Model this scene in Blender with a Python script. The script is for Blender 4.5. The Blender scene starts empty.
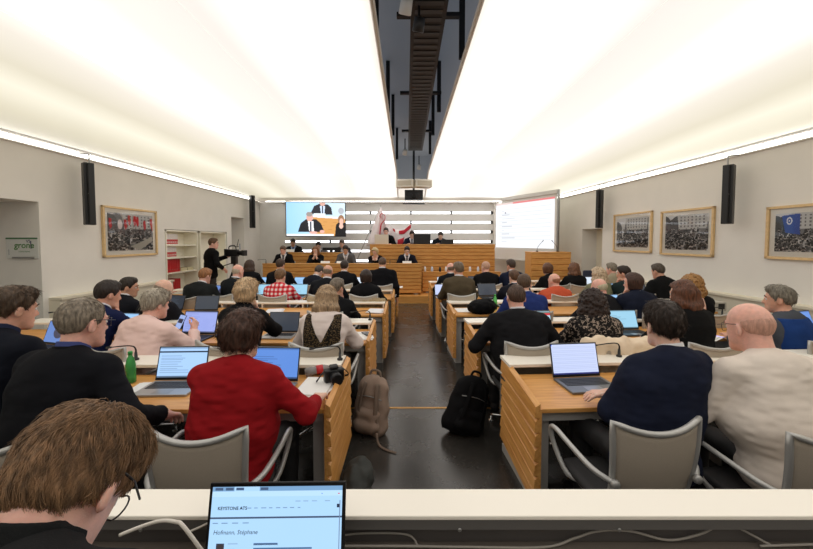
import bpy, math, random
import numpy as np
import openvdb
from mathutils import Vector, Matrix, Euler

R = math.radians
COL = bpy.context.scene.collection
random.seed(7)

# ------------------------------------------------------------------ camera model (real position in the room)
EYE = 1.72; FPX = 355.0; PITCH = R(2.5); CX = 406.5; CY = 256.5

def P(px, py, d):
    """point of the room seen at picture position (px, py) at the distance d down the room"""
    u = (px - CX) / FPX; v = (CY - py) / FPX
    y = math.cos(PITCH) + v * math.sin(PITCH); z = -math.sin(PITCH) + v * math.cos(PITCH)
    t = d / y
    return Vector((u * t, d, EYE + z * t))

def PZ(px, py, z):
    u = (px - CX) / FPX; v = (CY - py) / FPX
    y = math.cos(PITCH) + v * math.sin(PITCH); zz = -math.sin(PITCH) + v * math.cos(PITCH)
    t = (z - EYE) / zz
    return Vector((u * t, y * t, z))

def WL(y): return -(5.30 - .025 * y)      # left wall x at depth y
def WR(y): return 5.45 - .065 * y         # right wall x

# ------------------------------------------------------------------ materials
def lin(c):
    o = []
    for v in c:
        v /= 255.0
        o.append(v / 12.92 if v <= .04045 else ((v + .055) / 1.055) ** 2.4)
    return tuple(o)
_m = {}
def nmat(name):
    m = bpy.data.materials.new(name); m.use_nodes = True
    nt = m.node_tree
    return m, nt, nt.nodes['Principled BSDF']
def mat(name, c, rough=.6, metal=0, spec=.5, var=.0, vscale=30, bump=0, bscale=200, sss=0, coat=0, stretch=None, sheen=0):
    """plain procedural surface: colour, slight noise in the colour and a noise bump"""
    if name in _m: return _m[name]
    m, nt, b = nmat(name); N = nt.nodes; L = nt.links
    col = lin(c)
    b.inputs['Base Color'].default_value = (*col, 1)
    b.inputs['Roughness'].default_value = rough; b.inputs['Metallic'].default_value = metal
    b.inputs['Specular IOR Level'].default_value = spec
    if sheen: b.inputs['Sheen Weight'].default_value = sheen
    if coat: b.inputs['Coat Weight'].default_value = coat
    if sss:
        b.inputs['Subsurface Weight'].default_value = sss
        b.inputs['Subsurface Radius'].default_value = (.012, .005, .003)
        b.inputs['Subsurface Scale'].default_value = 1.0
    tc = N.new('ShaderNodeTexCoord'); src = tc.outputs['Object']
    if stretch:
        mp = N.new('ShaderNodeMapping'); mp.inputs['Scale'].default_value = stretch
        L.new(src, mp.inputs[0]); src = mp.outputs[0]
    if var:
        n = N.new('ShaderNodeTexNoise'); n.inputs['Scale'].default_value = vscale; n.inputs['Detail'].default_value = 5
        L.new(src, n.inputs['Vector'])
        r = N.new('ShaderNodeValToRGB')
        r.color_ramp.elements[0].position = .3; r.color_ramp.elements[1].position = .7
        r.color_ramp.elements[0].color = (*[x * (1 - var) for x in col], 1)
        r.color_ramp.elements[1].color = (*[min(1, x * (1 + var)) for x in col], 1)
        L.new(n.outputs['Fac'], r.inputs[0]); L.new(r.outputs[0], b.inputs['Base Color'])
    if bump:
        n2 = N.new('ShaderNodeTexNoise'); n2.inputs['Scale'].default_value = bscale; n2.inputs['Detail'].default_value = 3
        L.new(src, n2.inputs['Vector'])
        bp = N.new('ShaderNodeBump'); bp.inputs['Strength'].default_value = bump; bp.inputs['Distance'].default_value = .004
        L.new(n2.outputs['Fac'], bp.inputs['Height']); L.new(bp.outputs[0], b.inputs['Normal'])
    _m[name] = m
    return m
def emit(name, c, s=1.0):
    if name in _m: return _m[name]
    m, nt, b = nmat(name)
    b.inputs['Base Color'].default_value = (*lin(c), 1); b.inputs['Emission Color'].default_value = (*lin(c), 1)
    b.inputs['Emission Strength'].default_value = s; b.inputs['Roughness'].default_value = .4
    _m[name] = m; return m
def attr_mat(name, emis=0.0, rough=.25):
    """surface whose print / display image is carried by the mesh's colour attribute"""
    if name in _m: return _m[name]
    m, nt, b = nmat(name); a = nt.nodes.new('ShaderNodeAttribute'); a.attribute_name = 'print'
    if emis:
        b.inputs['Base Color'].default_value = (.01, .01, .01, 1)
        nt.links.new(a.outputs['Color'], b.inputs['Emission Color']); b.inputs['Emission Strength'].default_value = emis
    else:
        nt.links.new(a.outputs['Color'], b.inputs['Base Color'])
    b.inputs['Roughness'].default_value = rough
    _m[name] = m; return m
def pattern(name, fn, rough=.8):
    if name in _m: return _m[name]
    m, nt, b = nmat(name); b.inputs['Roughness'].default_value = rough; b.inputs['Specular IOR Level'].default_value = .2
    tc = nt.nodes.new('ShaderNodeTexCoord')
    nt.links.new(fn(nt, tc.outputs['Object']), b.inputs['Base Color'])
    _m[name] = m; return m
def mth(nt, op, a, b=None):
    n = nt.nodes.new('ShaderNodeMath'); n.operation = op
    for i, x in enumerate((a, b)):
        if x is None: continue
        if isinstance(x, (int, float)): n.inputs[i].default_value = x
        else: nt.links.new(x, n.inputs[i])
    return n.outputs[0]
def ramp(nt, fac, stops, interp='LINEAR'):
    r = nt.nodes.new('ShaderNodeValToRGB'); cr = r.color_ramp; cr.interpolation = interp
    while len(cr.elements) < len(stops): cr.elements.new(.5)
    for e, (p, c) in zip(cr.elements, stops): e.position = p; e.color = (*lin(c), 1)
    nt.links.new(fac, r.inputs[0]); return r.outputs[0]

def wood(name, c1, c2, along='X'):
    def fn(nt, v):
        mp = nt.nodes.new('ShaderNodeMapping')
        mp.inputs['Scale'].default_value = {'X': (1.2, 14, 14), 'Y': (14, 1.2, 14)}[along]
        nt.links.new(v, mp.inputs[0])
        n = nt.nodes.new('ShaderNodeTexNoise'); n.inputs['Scale'].default_value = 3; n.inputs['Detail'].default_value = 6
        n.inputs['Distortion'].default_value = .25
        nt.links.new(mp.outputs[0], n.inputs['Vector'])
        return ramp(nt, n.outputs['Fac'], [(.3, c1), (.7, c2)])
    m = pattern(name, fn, .38); m.node_tree.nodes['Principled BSDF'].inputs['Specular IOR Level'].default_value = .4
    return m

# ------------------------------------------------------------------ objects
def put(o, parent=None, loc=None, rot=None):
    COL.objects.link(o)
    if parent is not None: o.parent = parent
    if loc is not None: o.location = loc
    if rot is not None: o.rotation_euler = rot
    return o
def tag(o, label, cat, group=None, kind=None):
    o['label'] = label; o['category'] = cat
    if group: o['group'] = group
    if kind: o['kind'] = kind
    return o
def empty(name, loc=(0, 0, 0), rz=0):
    o = bpy.data.objects.new(name, None); o.empty_display_size = .1
    return put(o, None, loc, (0, 0, rz))
def copy_tree(o, parent=None):
    c = o.copy(); COL.objects.link(c)
    if parent is not None: c.parent = parent
    for ch in list(o.children): copy_tree(ch, c)
    return c
def mesh_obj(name, v, f, m, parent=None, smooth=False, loc=None, rot=None, bevel=0):
    me = bpy.data.meshes.new(name); me.from_pydata([tuple(x) for x in v], [], [tuple(x) for x in f]); me.update()
    me.materials.append(m)
    if smooth: me.polygons.foreach_set('use_smooth', [True] * len(me.polygons))
    o = bpy.data.objects.new(name, me); put(o, parent, loc, rot)
    if bevel:
        b = o.modifiers.new('bevel', 'BEVEL'); b.width = bevel; b.segments = 2; b.limit_method = 'ANGLE'
    return o
def np_obj(name, v, f, m, parent=None, loc=None, rot=None):
    """fast mesh from numpy arrays (all quads or all triangles), smooth"""
    me = bpy.data.meshes.new(name); n = len(f); k = f.shape[1]
    me.vertices.add(len(v)); me.vertices.foreach_set('co', np.asarray(v, np.float32).ravel())
    me.loops.add(n * k); me.loops.foreach_set('vertex_index', np.asarray(f, np.int32).ravel())
    me.polygons.add(n); me.polygons.foreach_set('loop_start', np.arange(0, n * k, k, dtype=np.int32))
    me.polygons.foreach_set('use_smooth', np.ones(n, bool))
    me.update(); me.validate()
    if m is not None: me.materials.append(m)
    o = bpy.data.objects.new(name, me)
    return put(o, parent, loc, rot)

class MB:
    """collects solids, then links them as ONE mesh object"""
    def __init__(s): s.v = []; s.f = []
    def add(s, v, f):
        o = len(s.v); s.v += [Vector(x) for x in v]; s.f += [tuple(i + o for i in q) for q in f]; return s
    def box(s, lo, hi):
        x0, y0, z0 = lo; x1, y1, z1 = hi
        return s.add([(x0,y0,z0),(x1,y0,z0),(x1,y1,z0),(x0,y1,z0),(x0,y0,z1),(x1,y0,z1),(x1,y1,z1),(x0,y1,z1)],
                     [(0,3,2,1),(4,5,6,7),(0,1,5,4),(1,2,6,5),(2,3,7,6),(3,0,4,7)])
    def obox(s, c, size, rot):
        M = rot if isinstance(rot, Matrix) else Euler(rot).to_matrix()
        h = [x / 2 for x in size]; b = MB().box((-h[0],-h[1],-h[2]), h)
        return s.add([M @ v + Vector(c) for v in b.v], b.f)
    def prism(s, poly, axis, a, b):
        """polygon in the two other axes, extruded along axis from a to b"""
        n = len(poly)
        def mk(p, t): return {'x': (t, p[0], p[1]), 'y': (p[0], t, p[1]), 'z': (p[0], p[1], t)}[axis]
        return s.add([mk(p, a) for p in poly] + [mk(p, b) for p in poly],
                     [tuple(range(n))[::-1], tuple(range(n, 2 * n))] + [(i, (i+1) % n, n + (i+1) % n, n + i) for i in range(n)])
    def tube(s, pts, r, n=8, sm=0, flat=1.0):
        pts = [Vector(p) for p in pts]
        rs = list(r) if isinstance(r, (list, tuple)) else [r] * len(pts)
        if sm:
            q = []; qr = []
            for i in range(len(pts) - 1):
                p0 = pts[max(i-1, 0)]; p1 = pts[i]; p2 = pts[i+1]; p3 = pts[min(i+2, len(pts)-1)]
                for k in range(sm):
                    t = k / sm
                    q.append(.5 * ((2*p1) + (p2-p0)*t + (2*p0-5*p1+4*p2-p3)*t*t + (3*p1-p0-3*p2+p3)*t**3)); qr.append(rs[i] + (rs[i+1]-rs[i]) * t)
            q.append(pts[-1]); qr.append(rs[-1]); pts, rs = q, qr
        V = []; F = []; u = None
        for i, p in enumerate(pts):
            t = (pts[min(i+1, len(pts)-1)] - pts[max(i-1, 0)]).normalized()
            if u is None:
                u = t.cross(Vector((0, 0, 1)))
                if u.length < .1: u = t.cross(Vector((0, 1, 0)))
            u = (u - t * u.dot(t)).normalized(); w = t.cross(u)
            for k in range(n):
                a = 2 * math.pi * k / n
                V.append(p + u * (math.cos(a) * rs[i]) + w * (math.sin(a) * rs[i] * flat))
        m = len(pts)
        for i in range(m - 1):
            for k in range(n): F.append((i*n+k, i*n+(k+1) % n, (i+1)*n+(k+1) % n, (i+1)*n+k))
        F.append(tuple(range(n))[::-1]); F.append(tuple((m-1)*n+k for k in range(n)))
        return s.add(V, F)
    def lathe(s, prof, c=(0,0,0), n=20, M=None):
        c = Vector(c); V = []; F = []
        for r, z in prof:
            for k in range(n):
                a = 2*math.pi*k/n; p = Vector((r*math.cos(a), r*math.sin(a), z)); V.append((M @ p if M else p) + c)
        m = len(prof)
        for i in range(m-1):
            for k in range(n): F.append((i*n+k, i*n+(k+1) % n, (i+1)*n+(k+1) % n, (i+1)*n+k))
        F.append(tuple(range(n))[::-1]); F.append(tuple((m-1)*n+k for k in range(n)))
        return s.add(V, F)
    def sheet(s, fn, nu, nv, thick=None):
        """grid surface fn(u,v), u,v in 0..1; thick gives a second side at fn2"""
        V = [fn(i/nu, j/nv) for j in range(nv+1) for i in range(nu+1)]
        w = nu+1
        F = [(j*w+i, j*w+i+1, (j+1)*w+i+1, (j+1)*w+i) for j in range(nv) for i in range(nu)]
        if thick:
            V = [Vector(x) for x in V]; n = len(V)
            V2 = [x + Vector(thick) for x in V]
            F2 = [tuple(n + i for i in q[::-1]) for q in F]
            rim = [i for i in range(nu+1)] + [j*w+nu for j in range(1, nv+1)] + [nv*w+i for i in range(nu-1, -1, -1)] + [j*w for j in range(nv-1, 0, -1)]
            F3 = [(rim[k], n + rim[k], n + rim[(k+1) % len(rim)], rim[(k+1) % len(rim)]) for k in range(len(rim))]
            V += V2; F = F + F2 + F3
        return s.add(V, F)
    def build(s, name, m, parent=None, loc=None, rot=None, smooth=False, bevel=0):
        return mesh_obj(name, s.v, s.f, m, parent, smooth, loc, rot, bevel)
def struct(o):
    o['kind'] = 'structure'; return o

def picture(name, img, w, h, m, parent=None, loc=None, rot=None):
    """flat printed or lit surface: img is an (H,W,3) sRGB array; lies in x-z, faces -y"""
    H, W = img.shape[:2]
    xs = np.linspace(-w/2, w/2, W+1); zs = np.linspace(h/2, -h/2, H+1)
    X, Z = np.meshgrid(xs, zs); v = np.stack([X, np.zeros_like(X), Z], -1).reshape(-1, 3)
    i = np.arange(H*W); r = i // W; c = i % W; a = r*(W+1)+c
    f = np.stack([a+W+1, a+W+2, a+1, a], -1)
    o = np_obj(name, v, f, m, parent, loc, rot); me = o.data
    at = me.color_attributes.new('print', 'FLOAT_COLOR', 'CORNER')
    g = img.reshape(-1, 3) / 255.0
    g = np.where(g <= .04045, g/12.92, ((g+.055)/1.055)**2.4)
    at.data.foreach_set('color', np.repeat(np.concatenate([g, np.ones((len(g), 1))], 1), 4, 0).astype(np.float32).ravel())
    return o
def canvas(W, H, c): return np.ones((H, W, 3)) * np.array(c, float)
def rect(im, x0, y0, x1, y1, c):
    H, W = im.shape[:2]; im[int(y0*H):max(int(y0*H)+1, int(y1*H)), int(x0*W):max(int(x0*W)+1, int(x1*W))] = c
def oval(im, x, y, rx, ry, c):
    H, W = im.shape[:2]; Y, X = np.mgrid[0:H, 0:W]
    im[(((X+.5)/W-x)/rx)**2 + (((Y+.5)/H-y)/ry)**2 < 1] = c
def poly(im, pts, c):
    H, W = im.shape[:2]; Y, X = np.mgrid[0:H, 0:W]; X = (X+.5)/W; Y = (Y+.5)/H
    ins = np.zeros(X.shape, bool); n = len(pts)
    for i in range(n):
        x0, y0 = pts[i]; x1, y1 = pts[(i+1) % n]
        if y0 == y1: continue
        ins ^= ((Y < y0) != (Y < y1)) & (X < (x1-x0)*(Y-y0)/(y1-y0)+x0)
    im[ins] = c

def text_mesh(s, size, m, parent, loc, rot, name='lettering', align='LEFT', shear=0, bold=0):
    cu = bpy.data.curves.new(name, 'FONT'); cu.body = s; cu.size = size; cu.align_x = align; cu.shear = shear; cu.offset = bold
    cu.resolution_u = 3
    t = bpy.data.objects.new('t', cu); COL.objects.link(t)
    bpy.context.view_layer.update()
    me = bpy.data.meshes.new_from_object(t); bpy.data.objects.remove(t)
    me.materials.clear(); me.materials.append(m)
    o = bpy.data.objects.new(name, me); put(o, parent, loc, rot); return o

# ------------------------------------------------------------------ smooth solids on a grid
_rng = np.random.RandomState(3)
_LAT = _rng.rand(32, 32, 32).astype(np.float32) * 2 - 1
def vnoise(X, Y, Z, f, seed=0):
    x = X*f + seed*7.3; y = Y*f + seed*3.1; z = Z*f + seed*5.7
    xi = np.floor(x).astype(int); yi = np.floor(y).astype(int); zi = np.floor(z).astype(int)
    a = x-xi; b = y-yi; c = z-zi
    a = a*a*(3-2*a); b = b*b*(3-2*b); c = c*c*(3-2*c)
    def g(i, j, k): return _LAT[(xi+i) & 31, (yi+j) & 31, (zi+k) & 31]
    return (((g(0,0,0)*(1-a)+g(1,0,0)*a)*(1-b)+(g(0,1,0)*(1-a)+g(1,1,0)*a)*b)*(1-c) +
            ((g(0,0,1)*(1-a)+g(1,0,1)*a)*(1-b)+(g(0,1,1)*(1-a)+g(1,1,1)*a)*b)*c)

class Vol:
    def __init__(s, lo, hi, v):
        s.lo = np.array(lo, float); s.v = v
        s.n = np.maximum(4, np.ceil((np.array(hi, float) - s.lo) / v).astype(int) + 1)
        s.d = np.full(s.n, .3, np.float32)
    def sub(s, lo, hi):
        a = np.clip(np.floor((np.array(lo)-s.lo)/s.v).astype(int), 0, s.n); b = np.clip(np.ceil((np.array(hi)-s.lo)/s.v).astype(int)+1, 0, s.n)
        sl = tuple(slice(i, max(i, j)) for i, j in zip(a, b))
        ax = [s.lo[k] + s.v*np.arange(sl[k].start, sl[k].stop) for k in range(3)]
        return sl, ax[0][:, None, None].astype(np.float32), ax[1][None, :, None].astype(np.float32), ax[2][None, None, :].astype(np.float32)
    def all(s): return s.sub(s.lo, s.lo + s.v*s.n)
    def _mix(s, sl, d, k, neg=False):
        o = s.d[sl]
        if neg: o = -o
        if k > 0:
            h = np.clip(.5 + .5*(o-d)/k, 0, 1); r = o + (d-o)*h - k*h*(1-h)
        else: r = np.minimum(o, d)
        s.d[sl] = -r if neg else r
    def cone(s, a, b, ra, rb=None, k=.02, sub=False, sx=1.0):
        a = np.array(a, float); b = np.array(b, float); rb = ra if rb is None else rb
        pad = max(ra, rb)*max(1, 1/sx) + max(.05, 2*k)
        sl, X, Y, Z = s.sub(np.minimum(a, b)-pad, np.maximum(a, b)+pad)
        if min(s.d[sl].shape) == 0: return s
        ba = b-a; L2 = float(ba@ba) + 1e-9
        t = np.clip(((X-a[0])*ba[0] + (Y-a[1])*ba[1] + (Z-a[2])*ba[2])/L2, 0, 1)
        d = np.sqrt((X-a[0]-t*ba[0])**2 + (Y-a[1]-t*ba[1])**2 + (Z-a[2]-t*ba[2])**2) - (ra+(rb-ra)*t)
        s._mix(sl, d.astype(np.float32), k, sub); return s
    def ell(s, c, r, k=.02, M=None, sub=False):
        c = np.array(c, float); r = np.array(r, float); pad = r.max() + max(.05, 2*k)
        sl, X, Y, Z = s.sub(c-pad, c+pad)
        if min(s.d[sl].shape) == 0: return s
        x, y, z = X-c[0], Y-c[1], Z-c[2]
        if M is not None: x, y, z = (M[0][i]*x + M[1][i]*y + M[2][i]*z for i in range(3))
        k0 = np.sqrt((x/r[0])**2 + (y/r[1])**2 + (z/r[2])**2); k1 = np.sqrt((x/r[0]**2)**2 + (y/r[1]**2)**2 + (z/r[2]**2)**2) + 1e-6
        s._mix(sl, (k0*(k0-1)/k1).astype(np.float32), k, sub); return s
    def keep(s, fn, k=0.0):
        """intersect with the half-space-like field fn(X,Y,Z) <= 0"""
        sl, X, Y, Z = s.all(); g = np.broadcast_to(fn(X, Y, Z), s.d.shape)
        if k > 0:
            h = np.clip(.5 - .5*(g-s.d)/k, 0, 1); s.d = (g + (s.d-g)*h + k*h*(1-h)).astype(np.float32)
        else: s.d = np.maximum(s.d, g).astype(np.float32)
        return s
    def rough(s, amp, f, seed=0, st=(1, 1, 1)):
        sl, X, Y, Z = s.all(); m = np.abs(s.d) < amp*2 + 3*s.v
        i = np.nonzero(m); x = X.ravel()[i[0]]*st[0]; y = Y.ravel()[i[1]]*st[1]; z = Z.ravel()[i[2]]*st[2]
        s.d[m] += amp*vnoise(x, y, z, f, seed).astype(np.float32); return s
    def mesh(s):
        d = np.pad(s.d, 1, constant_values=.3)
        d = np.clip(d, -.3, .3)
        g = openvdb.FloatGrid(.3); g.copyFromArray(np.ascontiguousarray(d)); p, q = g.convertToQuads(0.0)
        return (p-1)*s.v + s.lo, q[:, ::-1]
# ------------------------------------------------------------------ people
def A(*p): return np.array(p, float)
def nrm(v): return v / (np.linalg.norm(v) + 1e-9)
def dirL(a): return A(0, math.sin(a), math.cos(a))
def ik(S, W, l1, l2, hint):
    d = W - S; D = np.linalg.norm(d)
    if D > (l1+l2)*.995: W = S + d/D*(l1+l2)*.995; d = W - S; D = np.linalg.norm(d)
    a = (l1*l1 - l2*l2 + D*D)/(2*D); h = math.sqrt(max(0, l1*l1-a*a)); u = d/D
    hp = nrm(hint - u*(hint@u)); return S + u*a + hp*h, W

SKIN = {'light': (226, 184, 164), 'pink': (230, 178, 160), 'tan': (204, 156, 130), 'warm': (216, 164, 140)}
def skin(k): return mat('skin_'+k, SKIN[k], rough=.48, spec=.4, var=.09, vscale=45, bump=.12, bscale=320, sss=.35)
def cloth(key, c, rough=.85, var=None, bump=.35, bscale=420, sheen=.0):
    if var is None: var = .10 if sum(c) < 240 else .03
    if sum(c) < 150: c = tuple(int(x*.8) for x in c)
    return mat('cloth_'+key, c, rough=rough, spec=.12, var=var, vscale=14, bump=bump, bscale=bscale, sheen=sheen)
def plaid(key='plaid'):
    def fn(nt, v):
        s = nt.nodes.new('ShaderNodeSeparateXYZ'); nt.links.new(v, s.inputs[0])
        def band(o, off): return mth(nt, 'GREATER_THAN', mth(nt, 'FRACT', mth(nt, 'ADD', mth(nt, 'MULTIPLY', o, 15.0), off)), .5)
        t = mth(nt, 'MULTIPLY', mth(nt, 'ADD', band(s.outputs[0], .25), band(s.outputs[2], .1)), .5)
        return ramp(nt, t, [(0, (238, 225, 222)), (.25, (226, 92, 98)), (.75, (186, 24, 40))], 'CONSTANT')
    return pattern(key, fn)
def leopard():
    def fn(nt, v):
        n = nt.nodes.new('ShaderNodeTexVoronoi'); n.inputs['Scale'].default_value = 85; nt.links.new(v, n.inputs['Vector'])
        return ramp(nt, n.outputs['Distance'], [(0, (120, 98, 66)), (.35, (96, 78, 54)), (.5, (26, 23, 20))])
    return pattern('leopard', fn)
def floral():
    def fn(nt, v):
        n = nt.nodes.new('ShaderNodeTexNoise'); n.inputs['Scale'].default_value = 26; n.inputs['Detail'].default_value = 3; n.inputs['Distortion'].default_value = 1.6
        nt.links.new(v, n.inputs['Vector'])
        return ramp(nt, n.outputs['Fac'], [(0, (18, 17, 18)), (.54, (22, 20, 20)), (.60, (176, 158, 142)), (.66, (120, 104, 94)), (.72, (24, 22, 22))])
    return pattern('floral', fn)

def hair_mat(key, c, flat=False):
    if 'hair_'+key in _m: return _m['hair_'+key]
    m, nt, b = nmat('hair_'+key); N = nt.nodes; L = nt.links
    tc = N.new('ShaderNodeTexCoord'); mp = N.new('ShaderNodeMapping'); mp.inputs['Scale'].default_value = (95, 95, 16)
    n = N.new('ShaderNodeTexNoise'); n.inputs['Scale'].default_value = 1; n.inputs['Detail'].default_value = 4
    L.new(tc.outputs['Object'], mp.inputs[0]); L.new(mp.outputs[0], n.inputs['Vector'])
    lo = tuple(x*(.86 if flat else .68) for x in c); hi = tuple(min(255, x*(1.06 if flat else 1.3 if sum(c) < 360 else 1.1)) for x in c)
    L.new(ramp(nt, n.outputs['Fac'], [(.3, lo), (.68, hi)]), b.inputs['Base Color'])
    bp = N.new('ShaderNodeBump'); bp.inputs['Strength'].default_value = .5; bp.inputs['Distance'].default_value = .004
    L.new(n.outputs['Fac'], bp.inputs['Height']); L.new(bp.outputs[0], b.inputs['Normal'])
    b.inputs['Roughness'].default_value = .5; b.inputs['Specular IOR Level'].default_value = .35
    _m['hair_'+key] = m; return m

def hand(V, W, f, n, side, curl, v, r0=.0088):
    """palm, four unequal bent fingers and a thumb leaving the side of the palm near its base"""
    r = max(r0, .62*v); f = nrm(f); n = nrm(n - f*(n@f)); lat = np.cross(f, n)*side   # lat: towards the thumb
    V.cone(W - f*.02, W + f*.02, .026, .028, .02)
    for off, ln in ((.033, .068), (.011, .078), (-.011, .073), (-.032, .058)):
        kn = W + f*.088 + lat*off*.95
        V.cone(W + f*.012 + lat*off*.5, kn, .017, max(.0125, r), .012)
        d1 = nrm(f*math.cos(curl) + n*math.sin(curl)); d2 = nrm(f*math.cos(curl*2.1) + n*math.sin(curl*2.1))
        m = kn + d1*ln*.52 + lat*off*.08
        V.cone(kn, m, r*1.05, r, .004); V.cone(m, m + d2*ln*.48, r, r*.85, .004)
    b = W + f*.025 + lat*.024; m = b + nrm(f*.6 + lat*.75 + n*.3)*.042
    V.cone(b, m, .014, r*1.15, .012); V.cone(m, m + nrm(f*.9 + lat*.25 + n*.3)*.034, r*1.15, r*.95, .004)

_LEG = {}
def legs_mesh(kind):
    """seated trousers, or shoes; one mesh shared by everyone seated"""
    if kind in _LEG: return _LEG[kind]
    V = Vol((-.3, -.25, -.02), (.3, .72, .72), .014)
    st = kind.endswith('_standing'); kind0 = kind; kind = kind.replace('_standing', '')
    if st: V = Vol((-.3, -.25, -.02), (.3, .4, 1.12), .014)
    for s in {'shoe_l': (-1,), 'shoe_r': (1,)}.get(kind, (-1, 1)):
        H = A(s*.095, 0, .545); K = A(s*.125, .43, .535); F = A(s*.125, .40, .10)
        if st: H = A(s*.09, 0, .93); K = A(s*.12, .02, .50); F = A(s*.13, -.02, .10)
        if kind == 'trousers':
            V.cone(H, K, .092, .066, .03).cone(K, F, .066, .05, .02)
        else:
            V.cone(F - A(0, .02, .052), F + A(0, .15, -.06), .038, .034, .02); V.cone(F, F - A(0, .01, .05), .042, .04, .02)
    if kind == 'trousers': V.ell((0, -.01, .93 if st else .54), (.185, .135, .095), .04)
    else: V.keep(lambda X, Y, Z: .004 - Z)
    if kind == 'trousers': V.keep(lambda X, Y, Z: .085 - Z); V.rough(.006, 16)
    p, q = V.mesh(); o = np_obj(kind, p, q, None); me = o.data; bpy.data.objects.remove(o)
    me.materials.append(mat('cloth_black', (24, 24, 26))); _LEG[kind0] = me; return me

def head_prims(V, C, Rh, hs, nb, v, fat=1.0, face=True):
    T = lambda x, y, z: C + Rh @ (A(x, y, z)*hs)
    V.cone(nb, T(0, -.025, -.065), .056*fat, .054*fat, .02)
    V.ell(T(0, -.008, .022), A(.077, .098, .094)*hs, .02, Rh)
    V.ell(T(0, .032, -.05), A(.060*fat, .062, .078)*hs, .03, Rh)
    V.cone(T(-.022, .07, -.105), T(.022, .07, -.105), .022*hs, None, .03)
    if face:
        V.cone(T(0, .088, .002), T(0, .106, -.036), .008*hs, .012*hs, .012)
        V.cone(T(-.014, .093, -.04), T(.014, .093, -.04), .009*hs, None, .012)
        V.cone(T(-.035, .083, .018), T(.035, .083, .018), .010*hs, None, .012)
        V.cone(T(-.02, .088, -.073), T(.02, .088, -.073), .0075*hs, None, .008)
        for s in (-1, 1): V.ell(T(s*.032, .098, -.002), A(.017, .012, .011)*hs, .008, Rh, sub=True)
    for s in (-1, 1):
        Me = Rh @ np.array(Matrix.Rotation(s*.35, 3, 'Z')) @ np.array(Matrix.Rotation(-.2, 3, 'X'))
        V.ell(T(s*.078, -.006, -.018), A(.010, .020, .032)*hs, .008, Me)
        V.ell(T(s*.0865, .004, -.016), A(.007, .011, .018)*hs, .006, Me, sub=True)

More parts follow.
